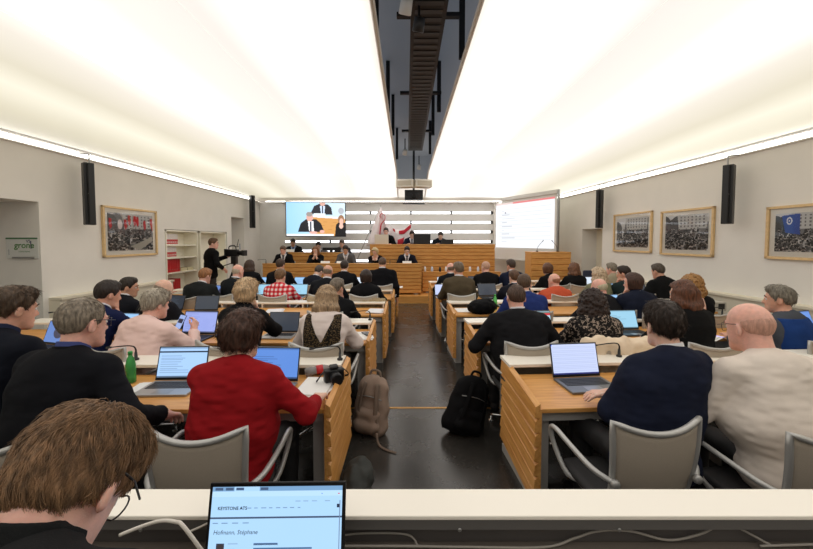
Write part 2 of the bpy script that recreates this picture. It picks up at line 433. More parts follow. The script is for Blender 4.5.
def make_hair(style, col, key, C, Rh, hs, v, parent, neck, strands=0, seed=0):
    lo, hi = A(-.15, -.17, -.16), A(.15, .16, .17)
    if style in ('long', 'wavy', 'curlylong'): lo = A(-.19, -.2, -.36); hi = A(.19, .16, .17)
    V = Vol(lo*hs, hi*hs, v); h = hs
    t = {'short': .007, 'crop': .005, 'buzz': .003, 'fringe': .0035, 'thin': .006, 'full': .015, 'fg': .012, 'bob': .026, 'long': .018, 'wavy': .028,
         'curly': .03, 'curlylong': .034, 'pixie': .026}[style]
    V.ell((0, -.010*h, .022*h), A(.077+t, .098+t, .094+t)*h, 0)
    if style in ('short', 'full', 'fg', 'pixie', 'curly'):
        V.ell(A(0, -.002, .052)*h, A(.071+t*.6, .090+t*.6, .076+t)*h, .03)
        V.cone(A(-.03, .052, .095)*h, A(.03, .05, .095)*h, .022*h + t*.3, None, .03)
    if style in ('bob', 'pixie'):
        dn = -.075 if style == 'bob' else -.05
        for a in np.linspace(-.3*math.pi, 1.3*math.pi, 13):
            x, y = math.cos(a), math.sin(a)
            if style == 'pixie' and y < .1 and abs(x) > .5: continue
            V.cone(A(x*.072, -y*.085-.015, .03)*h, A(x*.078, -y*.082-.012, dn)*h, .026*h, .018*h, .03)
    if style in ('long', 'wavy', 'curlylong'):
        dn = {'long': -.27, 'wavy': -.24, 'curlylong': -.21}[style]; w = {'long': .022, 'wavy': .03, 'curlylong': .042}[style]
        for a in np.linspace(-.12*math.pi, 1.12*math.pi, 13):
            x, y = math.cos(a), math.sin(a); e = dn + .05*abs(x)
            V.cone(A(x*.075, -y*.092-.01, .02)*h, A(x*.098, -y*.095-.018, -.10)*h, w*h, w*h, .03)
            V.cone(A(x*.098, -y*.095-.018, -.10)*h, A(x*.09, -y*.10-.022, e)*h, w*h, w*.6*h, .03)
    # hairline: keep above a line that runs forehead - temple - over the ear - nape
    if style in ('short', 'crop', 'buzz', 'full', 'fg', 'thin', 'curly', 'fringe'):
        ys = [-.13, -.085, -.04, -.018, .006, .016, .035, .075, .12]; zs = [-.100, -.096, -.062, -.008, .002, -.045, -.02, .052, .07]
        if style == 'full': zs = [-.10, -.10, -.075, -.012, -.004, -.05, -.02, .045, .06]
        if style == 'fg': zs = [-.088, -.086, -.055, .010, .020, -.03, .0, .045, .06]
        if style == 'curly': zs = [-.10, -.10, -.08, -.04, -.03, -.05, -.02, .03, .04]
        V.keep(lambda X, Y, Z: np.interp(Y/h, ys, zs)*h - Z, .006)
        sl_, X_, Y_, Z_ = V.all(); V.d = V.d + ((t+.0045)*np.clip(1-(Z_-np.interp(Y_/h, ys, zs)*h)/(.055 if style != 'fg' else .04), 0, 1)**1.4).astype(np.float32)
    else:
        V.keep(lambda X, Y, Z: np.minimum((Y/h-.035)*h, np.interp(Z/h, [-.4, -.02, .03, .075, .1], [.06, .05, .045, .0, -.02])*h + (Y/h-.06)*h), .012)
    if style == 'fringe':
        tp = lambda Y: np.interp(Y/h, [-.1, -.03, .04, .07], [.05, .04, .02, -.01])*h
        V.keep(lambda X, Y, Z: Z - tp(Y), .012); sl_, X_, Y_, Z_ = V.all(); V.d = V.d + (.006*np.clip((Z_-tp(Y_))/.04+1, 0, 1)).astype(np.float32)
    if style == 'thin':
        V.rough(.006, 60, seed); V.ell(A(0, .0, .135)*h, A(.05, .07, .045)*h, .012, None, True)
    # face stays clear
    if style in ('long', 'wavy', 'curlylong', 'bob', 'pixie'):
        V.cone(A(0, .13, -.005)*h, A(0, .15, -.16)*h, .067*h, .06*h, .012, True)
    if style in ('curly', 'curlylong'): V.rough(.016*h, 55, seed); V.rough(.008*h, 120, seed+1)
    elif style == 'wavy': V.rough(.012*h, 26, seed, (1, 1, .55)); V.rough(.005*h, 110, seed+1, (1, 1, .3))
    else:
        a = {'short': .006, 'full': .008, 'bob': .004, 'long': .005, 'pixie': .007}.get(style, .002)
        V.rough(a*(.4 if style == 'long' else .8), 75, seed, (1, 1, .3)); V.rough(a*.5, 150, seed+1, (1, 1, .2))
    p, q = V.mesh()
    if len(p) == 0: return None
    if strands:
        rs = np.random.RandomState(seed+5)
        f3 = q; cen = p[f3].mean(1); e1 = p[f3[:, 2]]-p[f3[:, 0]]; e2 = p[f3[:, 3]]-p[f3[:, 1]]
        nn = np.cross(e1, e2); area = np.linalg.norm(nn, axis=1); nn /= area[:, None]+1e-12
        out = np.einsum('ij,ij->i', nn, cen - A(0, -.01, .02)*h)
        nn = np.where(np.median(out) < 0, -nn, nn); okf = np.einsum('ij,ij->i', nn, nrm_rows(cen - A(0, -.01, .0)*h)) > .35
        pr = area*okf; pr /= pr.sum()
        idx = rs.choice(len(cen), strands, p=pr); root = cen[idx]; nr = nn[idx]
        wh = A(.015, -.055, .12)*h                                             # crown whorl the hair falls away from
        fl = root - wh; fl[:, 2] -= .05; fl = fl - nr*np.einsum('ij,ij->i', fl, nr)[:, None]
        fl = nrm_rows(fl); sw = nrm_rows(np.cross(nr, fl))
        ln = {'short': .034, 'full': .05, 'fg': .05, 'crop': .016, 'thin': .018, 'fringe': .015, 'pixie': .05, 'bob': .06, 'buzz': .008}.get(style, .05)*h
        ln = ln*(.6+.8*rs.rand(strands))[:, None]
        if style in ('short', 'crop', 'buzz', 'full', 'fg', 'thin', 'curly', 'fringe'):
            ln = np.minimum(ln, np.maximum(.006, (root[:, 2]-np.interp(root[:, 1]/h, ys, zs)*h)*.8)[:, None])
        cl = vnoise(root[:, 0], root[:, 1], root[:, 2], 55, seed)[:, None]*.5; bend = rs.randn(strands, 1)*.10 + cl
        lift = (.03 + (.22 if style == 'fg' else .10)*rs.rand(strands, 1)*(1 if style != 'fg' else np.clip(root[:, 2:3]/h*14+.3, .1, 1.6)))
        cv = lambda s: nr*((s*ln)**2/.19)
        pts = [root - nr*.002, root + (fl + sw*bend*.4 + nr*lift)*ln*.4 - cv(.4), root + (fl + sw*bend*.8 + nr*lift*.8)*ln*.75 - cv(.75), root + (fl + sw*bend*1.2 + nr*lift*.45)*ln - cv(1.)]
        rad = [.0008, .0008, .0006, .0002]; base = len(p); vs = []; 
        for k, (pt, rr) in enumerate(zip(pts, rad)):
            rr = rr*max(1, v/.004)
            for j in range(3):
                a = 2*math.pi*j/3; vs.append(pt + sw*(rr*math.cos(a)) + nr*(rr*math.sin(a)))
        vs = np.stack(vs, 1).reshape(-1, 3); b0 = base + 12*np.arange(strands)[:, None]
        qs = [np.concatenate([b0+k*3+j, b0+k*3+(j+1) % 3, b0+(k+1)*3+(j+1) % 3, b0+(k+1)*3+j], 1) for k in range(3) for j in range(3)]
        p = np.concatenate([p, vs]); q = np.concatenate([q] + qs)
    p = p @ Rh.T + C
    return np_obj('hair', p, q, hair_mat(key, col, style in ('fringe', 'buzz')), parent)
def nrm_rows(x): return x/(np.linalg.norm(x, axis=1)[:, None]+1e-9)

PEOPLE = {}
def person(key, px, py, d, label, top='suit', col=(27, 29, 36), mkey=None, hair='short', hcol=(60, 45, 35), hkey=None, sk='light',
           b=0, tb=0, lean=10, pitch=6, roll=0, sex='m', fat=1.0, arms='desk', collar=None, floor=0.0, front=False, glasses=None,
           face=None, group=None, tie=None, strands=0, extra=None, sw=1.0, wr=.005, xy=None, armz=0, stand=False, hs=None, side=0, neck=.026, nl=1.0):
    Cw = P(px, py, d) if xy is None else Vector(xy)
    yaw = R(-tb); L = R(lean); hyaw = R(-(b-tb)); v = min(.016, max(.0062, d*.0029))
    hs = hs or (1.0 if sex == 'm' else .95)
    cz = Cw.z - floor; hip = .95 if stand else .55
    T = (cz - .14*hs - hip)/math.cos(L)
    if T < .42: hip -= (.42-T)*.5; T = .46
    Rh = np.array((Matrix.Rotation(hyaw, 3, 'Z') @ Matrix.Rotation(R(-pitch), 3, 'X') @ Matrix.Rotation(R(roll), 3, 'Y')))
    pel = A(0, 0, hip)
    for _ in range(3):
        mid = pel + dirL(L*.6)*T*.5; Nk = mid + dirL(L*1.4)*T*.5 + A(side, 0, 0)
        mid = mid + A(side*.45, 0, 0)
        C = Nk + A(0, .03, 0)*hs + Rh @ (A(0, .0, .095)*hs*nl) + dirL(L)*.045*nl
        T = max(.36, T + (cz-C[2])/max(.5, math.cos(L)))
    C[2] = cz
    SC = Nk - dirL(L*1.4)*.085; W = (.178 if sex == 'm' else .152)*sw; ws = (1.0 if sex == 'm' else .86)*sw
    fwd = A(0, math.cos(L*1.4), -math.sin(L*1.4)); chest = mid + dirL(L)*T*.18
    ca, sa = math.cos(yaw), math.sin(yaw)
    loc = Vector((Cw.x - (ca*C[0]-sa*C[1]), Cw.y - (sa*C[0]+ca*C[1]), floor))
    # arms
    l1, l2 = .29*(1 if sex == 'm' else .92), .255*(1 if sex == 'm' else .92); J = {}
    for s in (-1, 1):
        S = SC + A(s*W, .01, .0); nm = arms if isinstance(arms, str) else arms[0 if s < 0 else 1]
        hint = A(s*.9, -.35, -.8); n = A(0, 0, -1.); curl = .35; fd = None
        if nm == 'desk': w = A(s*.15, .40, .755+armz)
        elif nm == 'wide': w = A(s*.25, .34, .755+armz)
        elif nm == 'fold': w = A(-s*.03, .33, .765+armz); fd = A(-s*1., .15, 0)
        elif nm == 'chin': w = C + Rh @ A(s*.035, .105, -.20); hint = A(s*.8, .5, -1.); n = A(-s*.4, -1, .2); fd = A(-s*.25, -.1, 1.); curl = .75
        elif nm == 'clasp': w = C + Rh @ A(s*.045, .125, -.19); hint = A(s*.9, .3, -1.); n = A(-s*1., -.2, 0); fd = A(-s*.3, -.05, 1.); curl = .7
        elif nm == 'phone': w = A(s*.20, .42, .87+armz); n = A(-s, .2, .3); fd = A(-s*.3, .6, .7); curl = .6
        elif nm == 'down': w = A(s*.30, .02, SC[2]-.50); hint = A(s*.4, -1, 0); n = A(-s, 0, 0)
        elif nm == 'lap': w = A(s*.10, .30, hip+.12); curl = .4
        else: w = A(*nm); curl = .45
        E, w = ik(S, w, l1, l2, hint); J[s] = (S, E, w, nrm(w-E) if fd is None else nrm(fd), n, curl)
    reach = np.array([j[k] for j in J.values() for k in (1, 2)])
    lo = np.minimum(A(-.34, -.30, hip-.16), reach.min(0)-.16); hi = np.maximum(A(.34, .30, cz+.17), reach.max(0)+.17)
    lo = np.minimum(lo, C-.17); hi = np.maximum(hi, C+.17)
    wide = A(ws, 1, 1)
    def torso(V, off, k=.05):
        for s in (-1, 1):
            V.cone(pel*wide + A(s*.082*ws, -.005, 0), chest + A(s*.095*ws, 0, 0), .098*fat**.5+off, .096+off, k)
            V.cone(chest + A(s*.095*ws, 0, 0), SC + A(s*.105*ws, .01, -.02), .096+off, .072+off, k)
            V.cone(SC + A(s*.06, .0, .01), SC + A(s*W, .005, .0), .064+off, .056+off, k)
            V.cone(SC + A(s*.09, -.005, .03), Nk + A(s*.012, 0, .0), .046+off*.7, .046+off*.5, .04)
            if sex == 'f' and front: V.ell(chest + fwd*.075 + A(s*.07, 0, 0), (.06, .055, .06), .04)
        V.ell(pel + A(0, -.012, -.01), A(.175*ws*fat**.5+off, .135*fat+off, .11), .05)
        V.cone(pel + A(0, -.01, .0), chest + A(0, -.012, 0), .10+off, .098+off, k).cone(chest + A(0, -.012, 0), SC + A(0, -.008, -.03), .098+off, .085+off, k)
        V.ell((chest+SC)/2 + A(0, -.022, .01), A(.155*ws+off, .085+off, .15), .06)
        if fat > 1: V.ell(mid + A(0, .02, -.06), A(.17*fat*ws+off, .135*fat+off, .18), .06)
    def sleeves(V, off, r=1.0, to=1.0):
        for s in (-1, 1):
            S, E, w, fd, n, c = J[s]
            V.cone(S, E, (.055+off)*r, (.045+off)*r, .05); V.cone(E, E+(w-E)*to, (.046+off)*r, (.032+off)*r, .025)
    # body
    V = Vol(lo, hi, v)
    torso(V, -.012); 
    for s in (-1, 1):
        S, E, w, fd, n, c = J[s]
        V.cone(S, E, .048, .038, .03); V.cone(E, w, .040, .027, .02); hand(V, w, fd, n, s, c, v)
        V.cone(A(s*.09, 0, hip-.02), A(s*.11, .22, .53) if not stand else A(s*.1, .02, .6), .07, .06, .03)
    head_prims(V, C, Rh, hs, Nk - dirL(L)*.02, v, 1.0 + (fat-1)*.4)
    p, q = V.mesh(); body = np_obj('person', p, q, skin(sk), None, loc, (0, 0, yaw))
    tag(body, label, 'person', group)
    # legs
    for kind in ('trousers', 'shoe_l', 'shoe_r'):
        o = bpy.data.objects.new(kind.split('_')[0], legs_mesh(kind + ('_standing' if stand else ''))); put(o, body)
    # garment
    off = {'suit': .016, 'shirt': .010, 'sweater': .012, 'blouse': .009}[top]
    V = Vol(lo, hi, v); torso(V, off); sleeves(V, off)
    for s in (-1, 1):
        S, E, w, fd, n, c = J[s]; u = nrm(w-E); V.cone(w + u*.005, w + u*.14, .062, .062, 0, True)
    V.cone(Nk + dirL(L)*.012, C - A(0, .02, 0), .052, .06, .01, True)
    if top == 'suit': V.ell(SC + fwd*.135 + A(0, 0, .01), (.04, .06, .11), .02, None, True) if front else None
    V.keep(lambda X, Y, Z: hip - .10 - Z)
    V.rough(wr, 9, len(PEOPLE), (1, 1, 1.6)); V.rough(wr*.6, 24, len(PEOPLE)+1, (.7, 1, 1.8))
    gm = {'plaid': plaid, 'floral': floral}[mkey]() if mkey in ('plaid', 'floral') else cloth(mkey or 'c%02x%02x%02x' % tuple(col), col, bump=.3)
    p, q = V.mesh(); gname = {'suit': 'jacket', 'shirt': 'shirt', 'sweater': 'sweater', 'blouse': 'blouse'}[top]
    np_obj(gname, p, q, gm, body)
    # collars: rings standing round the neck, higher at the back
    ax = nrm(C + Rh @ A(0, -.025, -.065) - Nk)
    def ring(name, r0, r1, b0, t0, th, m, dip=.3):
        V = Vol(Nk - .13, Nk + .13, max(.004, v*.6)); sl, X, Y, Z = V.all()
        x, y, z = X-Nk[0], Y-Nk[1], Z-Nk[2]; t = x*ax[0]+y*ax[1]+z*ax[2]
        px_, py_, pz_ = x-t*ax[0], y-t*ax[1], z-t*ax[2]; rho = np.sqrt(px_**2+(py_*.92)**2+pz_**2)
        f = np.maximum(np.abs(rho-(r0+(r1-r0)*np.clip((t-b0)/(t0-b0), 0, 1)))-th, np.maximum(t-(t0-dip*np.maximum(0, y+.01)), (b0-dip*np.maximum(0, y)) - t))
        V.d = np.broadcast_to(f, V.d.shape).astype(np.float32); p, q = V.mesh()
        if len(p): np_obj(name, p, q, m, body)
    th = max(.0045, v*.42)
    if top == 'suit':
        ring('jacket_collar', .076, .070, -.014, .030, th*1.3, gm, .5)
        ring('shirt_collar', .066, .0625, -.01, .054, th, cloth('col%02x%02x%02x' % tuple(collar or (226, 226, 232)), collar or (226, 226, 232), var=.03), .35)
    elif top in ('shirt', 'blouse'):
        cm = gm if collar is None else cloth('col%02x%02x%02x' % tuple(collar), collar)
        ring('shirt_collar', .069, .065, -.012, .034, th*1.1, cm, .35)
    elif collar: ring('neckband', .070, .066, -.01, neck, th*1.2, cloth('col%02x%02x%02x' % tuple(collar), collar), .3)
    # shirt front and tie in the V of an open jacket
    if front and top == 'suit':
        for nm, k, lift, m in (('shirt_front', .34, .004, cloth('col%02x%02x%02x' % tuple(collar or (226, 226, 232)), collar or (226, 226, 232), var=.03)),
                               ('tie', .0, .012, cloth('tie%02x%02x%02x' % tuple(tie), tie) if tie else None)):
            if m is None: continue
            V = Vol(SC - .26, SC + .22, max(.006, v*.7)); torso(V, off+lift)
            zb = SC[2]-.20
            V.keep(lambda X, Y, Z: np.maximum(np.maximum(np.abs(X) - (.022 if nm == 'tie' else np.maximum(0, (Z-zb)*k)), .03-(Y-SC[1])), zb-Z))
            V.keep(lambda X, Y, Z: (Z-(Nk[2]+.01)))
            p, q = V.mesh()
            if len(p): np_obj(nm, p, q, m, body)
    if extra == 'vest':                                   # waistcoat over the blouse, open in a deep V at the back
        V = Vol(lo, hi, v); torso(V, off+.008); zb = SC[2]-.145
        V.keep(lambda X, Y, Z: np.maximum(np.maximum(np.abs(X)-.165, hip-.10-Z), np.maximum(.0+(np.interp(Z, [zb, SC[2]+.06], [0, .10])-np.abs(X)), Z-SC[2]-.085)))
        p, q = V.mesh(); np_obj('waistcoat', p, q, leopard(), body)
    if extra == 'gilet':
        V = Vol(lo, hi, v); torso(V, off+.010)
        V.keep(lambda X, Y, Z: np.maximum(np.abs(X)-.185, np.maximum(hip-.10-Z, Z-SC[2]-.07)))
        p, q = V.mesh(); np_obj('gilet', p, q, cloth('gilet', (32, 62, 122)), body)
    if extra == 'slit':
        V = Vol(SC-.2, SC+.2, max(.006, v*.6)); torso(V, off+.005)
        V.keep(lambda X, Y, Z: np.maximum(np.maximum(np.abs(X)-.018, Y-SC[1]), np.maximum(SC[2]-.09-Z, Z-SC[2]-.07)))
        p, q = V.mesh(); np_obj('back_opening', p, q, skin(sk), body) if len(p) else None
    if hair: make_hair(hair, hcol, hkey or 'h%02x%02x%02x' % tuple(hcol), C, Rh, hs, min(.011, max(.0042, d*.0022)), body, Nk, strands, len(PEOPLE))
    if face or front:
        for s in (-1, 1):
            c = C + Rh @ (A(s*.032, .080, -.002)*hs); e = MB(); e.lathe([(.0005, -.0115), (.008, -.008), (.0115, 0), (.008, .008), (.0005, .0115)], c, 10)
            ey = e.build('eye', mat('eyewhite', (225, 220, 215), .2), body, smooth=True)
            c2 = C + Rh @ (A(s*.032, .0895, -.002)*hs); e = MB(); e.lathe([(.0005, -.0048), (.0048, 0), (.0005, .0048)], c2, 8); e.build('iris', mat('iris', (40, 28, 22), .2), ey, smooth=True)
        for s in (-1, 1):
          e = MB(); e.tube([C + Rh @ (A(s*x, y, z)*hs) for x, y, z in ((.014, .097, .021), (.033, .094, .026), (.05, .080, .019))], [.003, .004, .002], 6)
          e.build('eyebrow', mat('brow', (58, 44, 36), .8), body, smooth=True)
    if glasses:
        g = MB()
        for s in (-1, 1):
            T = lambda x, y, z: C + Rh @ (A(s*x, y, z)*hs)
            g.tube([T(.092, -.012, .012), T(.090, .03, .014), T(.074, .100, .008)], .0022, 6)
            g.tube([T(.034+.028*math.cos(a), .108-.02*abs(math.cos(a)), -.004+.021*math.sin(a)) for a in np.linspace(0, 2*math.pi, 17)], .0017, 6)
            g.tube([T(.008, .110, .0), T(-.001, .112, .002)], .0017, 6)
        g.build('glasses', mat('glassframe', glasses, .3), body, smooth=True)
    PEOPLE[key] = (body, loc, yaw, floor, label); return body
# ------------------------------------------------------------------ the room
plaster = mat('plaster', (232, 229, 223), .85, spec=.2, var=.02, vscale=3, bump=.05, bscale=300)
grey_wall = mat('grey_paint', (226, 225, 222), .8, spec=.2, var=.02, vscale=4)
white_lam = mat('white_laminate', (250, 244, 232), .35, spec=.4)
cream = mat('cream_paint', (228, 220, 200), .5)
black_plastic = mat('black_plastic', (18, 18, 20), .4)
black_metal = mat('black_metal', (22, 22, 24), .45, .3)
grey_metal = mat('grey_metal', (150, 150, 148), .38, .75)
chrome = mat('chrome', (190, 190, 190), .18, 1.0)
grey_lam = mat('grey_laminate', (128, 126, 122), .5)
dark_grey = mat('dark_grey', (58, 57, 56), .55)
oak = wood('oak', (196, 134, 66), (226, 170, 98), 'X')
oak_y = wood('oak_along', (196, 132, 64), (228, 172, 100), 'Y')
brass = mat('brass', (196, 150, 84), .35, .6)

def floor_mat():
    m, nt, b = nmat('linoleum'); N = nt.nodes; L = nt.links
    tc = N.new('ShaderNodeTexCoord')
    n1 = N.new('ShaderNodeTexNoise'); n1.inputs['Scale'].default_value = 2.2; n1.inputs['Detail'].default_value = 8
    n2 = N.new('ShaderNodeTexNoise'); n2.inputs['Scale'].default_value = 38; n2.inputs['Detail'].default_value = 6; n2.inputs['Distortion'].default_value = 2.5
    for n in (n1, n2): L.new(tc.outputs['Object'], n.inputs['Vector'])
    base = ramp(nt, n1.outputs['Fac'], [(.3, (44, 42, 39)), (.7, (60, 57, 53))])
    sc = ramp(nt, n2.outputs['Fac'], [(.62, (0, 0, 0)), (.72, (255, 255, 255))])
    mx = N.new('ShaderNodeMixRGB'); L.new(mth(nt, 'MULTIPLY', sc, .35), mx.inputs[0]); L.new(base, mx.inputs[1]); mx.inputs[2].default_value = (*lin((104, 98, 88)), 1)
    L.new(mx.outputs[0], b.inputs['Base Color'])
    L.new(mth(nt, 'ADD', mth(nt, 'MULTIPLY', n1.outputs['Fac'], .22), .15), b.inputs['Roughness'])
    b.inputs['Specular IOR Level'].default_value = .75
    return m
YB, YF = 12.2, -3.0
struct(MB().box((-6, YF, -.1), (6.2, YB+.2, 0)).build('floor', floor_mat()))

def side_wall(side, openings):
    """wall with recesses: openings = (y0, y1, z0, z1, depth)"""
    W = WL if side == 'left' else WR; s = -1 if side == 'left' else 1
    m = MB(); ys = sorted({YF, YB} | {o[0] for o in openings} | {o[1] for o in openings})
    def q(y0, y1, z0, z1, off0=0):
        a, b = W(y0)+s*off0, W(y1)+s*off0
        m.add([(a, y0, z0), (b, y1, z0), (b, y1, z1), (a, y0, z1)], [(0, 1, 2, 3)])
    for y0, y1 in zip(ys, ys[1:]):
        op = [o for o in openings if o[0] <= y0 and o[1] >= y1]
        if not op: q(y0, y1, 0, 3.4); continue
        o = op[0]; q(y0, y1, o[3], 3.4)
        if o[2] > 0: q(y0, y1, 0, o[2])
    for y0, y1, z0, z1, dp in openings:
        for y in (y0, y1): m.add([(W(y), y, z0), (W(y)+s*dp, y, z0), (W(y)+s*dp, y, z1), (W(y), y, z1)], [(0, 1, 2, 3)])
        for z in (z0, z1):
            m.add([(W(y0), y0, z), (W(y1), y1, z), (W(y1)+s*dp, y1, z), (W(y0)+s*dp, y0, z)], [(0, 1, 2, 3)])
    struct(m.build('wall_'+side, plaster))
    for i, (y0, y1, z0, z1, dp) in enumerate(openings):
        p = MB(); a, b = W(y0)+s*dp, W(y1)+s*dp
        p.prism([(a, y0), (b, y1), (b+s*.05, y1), (a+s*.05, y0)], 'z', z0, z1)
        if z0 == 0: struct(p.build('door_%d' % (i+1 if side == 'left' else i+11), grey_wall if side == 'left' else cream))
        else: struct(p.build('wall_niche', cream))
side_wall('left', [(3.2, 5.02, 0, 2.27, 1.0), (7.52, 10.0, .55, 1.97, .36), (10.25, 11.0, 0, 2.42, .45)])
side_wall('right', [(8.85, 9.75, 0, 2.04, .40)])
struct(MB().box((-6, YF-.1, 0), (6.2, YF, 4.6)).build('wall_rear', plaster))
# front wall: pale panels with lit slits between them
slits = [2.68, 2.355, 2.03, 1.70, 1.38, 1.05]; hs_ = .037
m = MB(); zs = [0] + sorted(sum([[z-hs_, z+hs_] for z in slits], [])) + [3.4]
for a, b in zip(zs[::2], zs[1::2]): m.box((-6, YB-.06, a), (6.2, YB, b))
m.box((-6, YB+.001, 0), (6.2, YB+.1, 3.4))
struct(m.build('wall_front', grey_wall))
slit_light = emit('slit_light', (244, 248, 255), 1.5)
def slit_x(z): return (-4.15 if z < 1.9 else -2.3, 2.92)
for z in slits:
    x0, x1 = slit_x(z); tag(MB().box((x0, YB-.04, z-hs_), (x1, YB-.01, z+hs_)).build('wall_light_strip', slit_light),
        'white light slit in the front wall, ' + {2.68: 'the topmost of the six', 2.355: 'second from the top', 2.03: 'third from the top', 1.70: 'fourth from the top, running on under the television', 1.38: 'fifth from the top', 1.05: 'the lowest of the six'}[z], 'light', 'light slits of the front wall')
wb = MB()
for z in slits:
    wb.box((2.92, YB-.062, z-hs_), (6.2, YB-.005, z+hs_)).box((-6, YB-.062, z-hs_), (slit_x(z)[0], YB-.005, z+hs_))
    for k in range(-2, 4):
        x = .15 + 1.375*k
        if x > slit_x(z)[0]: wb.box((x-.03, YB-.075, z-.055), (x+.03, YB-.058, z+.055))
struct(wb.build('trim_1', dark_grey)); 
o = MB().box((2.95, YB-.064, 0), (6.2, YB-.061, 3.4)).box((-6, YB-.064, 0), (-4.16, YB-.061, 3.4)).box((-4.17, YB-.064, 1.95), (-2.31, YB-.061, 3.4)).build('wall_front_panel', grey_wall); struct(o)
# dark upper void over the ceiling sails
void_m = mat('void_grey', (200, 204, 210), .8)
struct(MB().box((-6, YF, 4.55), (6.2, YB+.2, 4.65)).build('ceiling', void_m))
struct(MB().box((-6, YB-.2, 3.4), (6.2, YB+.1, 4.6)).build('wall_front_upper', void_m))
struct(MB().box((-6.1, YF, 3.4), (-6, YB, 4.6)).box((6.2, YF, 3.4), (6.3, YB, 4.6)).build('wall_upper', void_m))

# two backlit ceiling sails
def sail_mat():
    m, nt, b = nmat('backlit_sail'); N = nt.nodes; L = nt.links
    tc = N.new('ShaderNodeTexCoord'); s = N.new('ShaderNodeSeparateXYZ'); L.new(tc.outputs['Object'], s.inputs[0])
    ax = mth(nt, 'ABSOLUTE', mth(nt, 'SUBTRACT', s.outputs[0], .16))
    n = N.new('ShaderNodeTexNoise'); n.inputs['Scale'].default_value = .8; mp = N.new('ShaderNodeMapping'); mp.inputs['Scale'].default_value = (1.2, .25, 1)
    L.new(tc.outputs['Object'], mp.inputs[0]); L.new(mp.outputs[0], n.inputs['Vector'])
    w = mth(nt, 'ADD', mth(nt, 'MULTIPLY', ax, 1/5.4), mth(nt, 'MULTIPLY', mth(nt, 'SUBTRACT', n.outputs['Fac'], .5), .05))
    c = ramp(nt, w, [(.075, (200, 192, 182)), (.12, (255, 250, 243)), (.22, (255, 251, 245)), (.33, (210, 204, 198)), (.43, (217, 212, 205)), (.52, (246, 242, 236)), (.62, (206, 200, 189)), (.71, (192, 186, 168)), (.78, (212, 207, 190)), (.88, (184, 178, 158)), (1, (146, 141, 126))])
    b.inputs['Base Color'].default_value = (.16, .155, .15, 1); b.inputs['Roughness'].default_value = .45
    L.new(c, b.inputs['Emission Color']); b.inputs['Emission Strength'].default_value = SAIL
    return m
SAIL = .85
ZI = 3.6
def zs_of(x, y):
    e = abs(x-.16)-.44; wid = (abs((WL(y)+.12)-.16) if x < .16 else WR(y)-.12-.16)-.44
    u = max(0, min(1, e/wid)); z = ZI - .455*u**1.7
    t = max(0, min(1, (y-9.6)/2.1)); t = t*t*(3-2*t); return z*(1-t) + 3.13*t
SM = sail_mat(); rim_m = mat('sail_rim', (225, 220, 212), .5)
for s in (-1, 1):
    def fn(u, v, s=s, dz=0):
        y = -2.6 + 14.25*v
        xi = .16 + s*.43; xo = (WL(y)+.07) if s < 0 else (WR(y)-.07)
        x = xi + (xo-xi)*u; return (x, y, zs_of(x, y)+dz)
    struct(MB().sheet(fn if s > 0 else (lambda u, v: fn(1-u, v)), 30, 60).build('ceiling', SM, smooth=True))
    struct(MB().sheet(lambda u, v: fn(u, v, dz=.05), 12, 30).build('ceiling', emit('added_void_glow', (225, 232, 240), .10)))  # unseen sheet added over each sail: blocks its upward glow, faintly lights the void
    for q_ in (.30, .56): struct(MB().tube([fn(q_, t, dz=-.001) for t in np.linspace(.02, .93, 40)], .0018, 5).build('trim_%d' % (16+s), emit('seam', (232, 226, 216), .5)))
    struct(MB().tube([fn(0, t) for t in np.linspace(0, 1, 40)], .022, 6).build('trim_%d' % (3+s), rim_m))
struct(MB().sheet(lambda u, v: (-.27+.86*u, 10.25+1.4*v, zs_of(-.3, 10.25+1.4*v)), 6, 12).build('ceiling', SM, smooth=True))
struct(MB().box((-5.2, 11.62, 3.02), (5.2, 11.78, 3.15)).box((-5.2, 11.62, 3.13), (5.2, YB, 3.2)).build('trim_5', rim_m))
struct(MB().box((-4.6, 11.66, 3.005), (4.4, 11.72, 3.019)).build('trim_15', emit('soffit_light', (255, 252, 246), 4.0)))
# bright light coves between sail and wall
cove = emit('cove_light', (255, 252, 247), 2.4)
for s, W, nm in ((-1, WL, 'trim_6'), (1, WR, 'trim_7')):
    o = MB(); V = []
    for y in (YF, YB-.1): x = W(y)-s*.012; V += [(x, y, 3.04), (x, y, 3.115)]
    o.add([V[0], V[1], V[3], V[2]], [(0, 1, 2, 3)])
    struct(o.build(nm, cove))
    led = MB(); a, b = W(YF), W(YB)
    led.prism([(a-s*.03, YF), (b-s*.03, YB), (b, YB), (a, YF)], 'z', 3.02, 3.04); struct(led.build(nm.replace('6', '8').replace('7', '9'), plaster))
# radiator covers along both walls
for s, W, nm in ((-1, WL, 'trim_10'), (1, WR, 'trim_11')):
    y0, y1 = (5.1 if s < 0 else -1), (7.5 if s < 0 else 8.8)
    o = MB().prism([(W(y0), y0), (W(y1), y1), (W(y1)-s*.16, y1), (W(y0)-s*.16, y0)], 'z', 0, .86)
    o.prism([(W(y0), y0), (W(y1), y1), (W(y1)-s*.19, y1), (W(y0)-s*.19, y0)], 'z', .865, .90); struct(o.build(nm, cream))
# brass strips let into the floor
for i, yy in enumerate((PZ(410, 408, 0).y,)):
    struct(MB().box((-5, yy-.015, .0), (5, yy+.015, .004)).build('trim_%d' % (12+i), brass))
struct(MB().box((-5.3, -2.5, 0), (5.4, 1.5, .12)).build('floor_step', mat('step', (50, 46, 42), .4)))

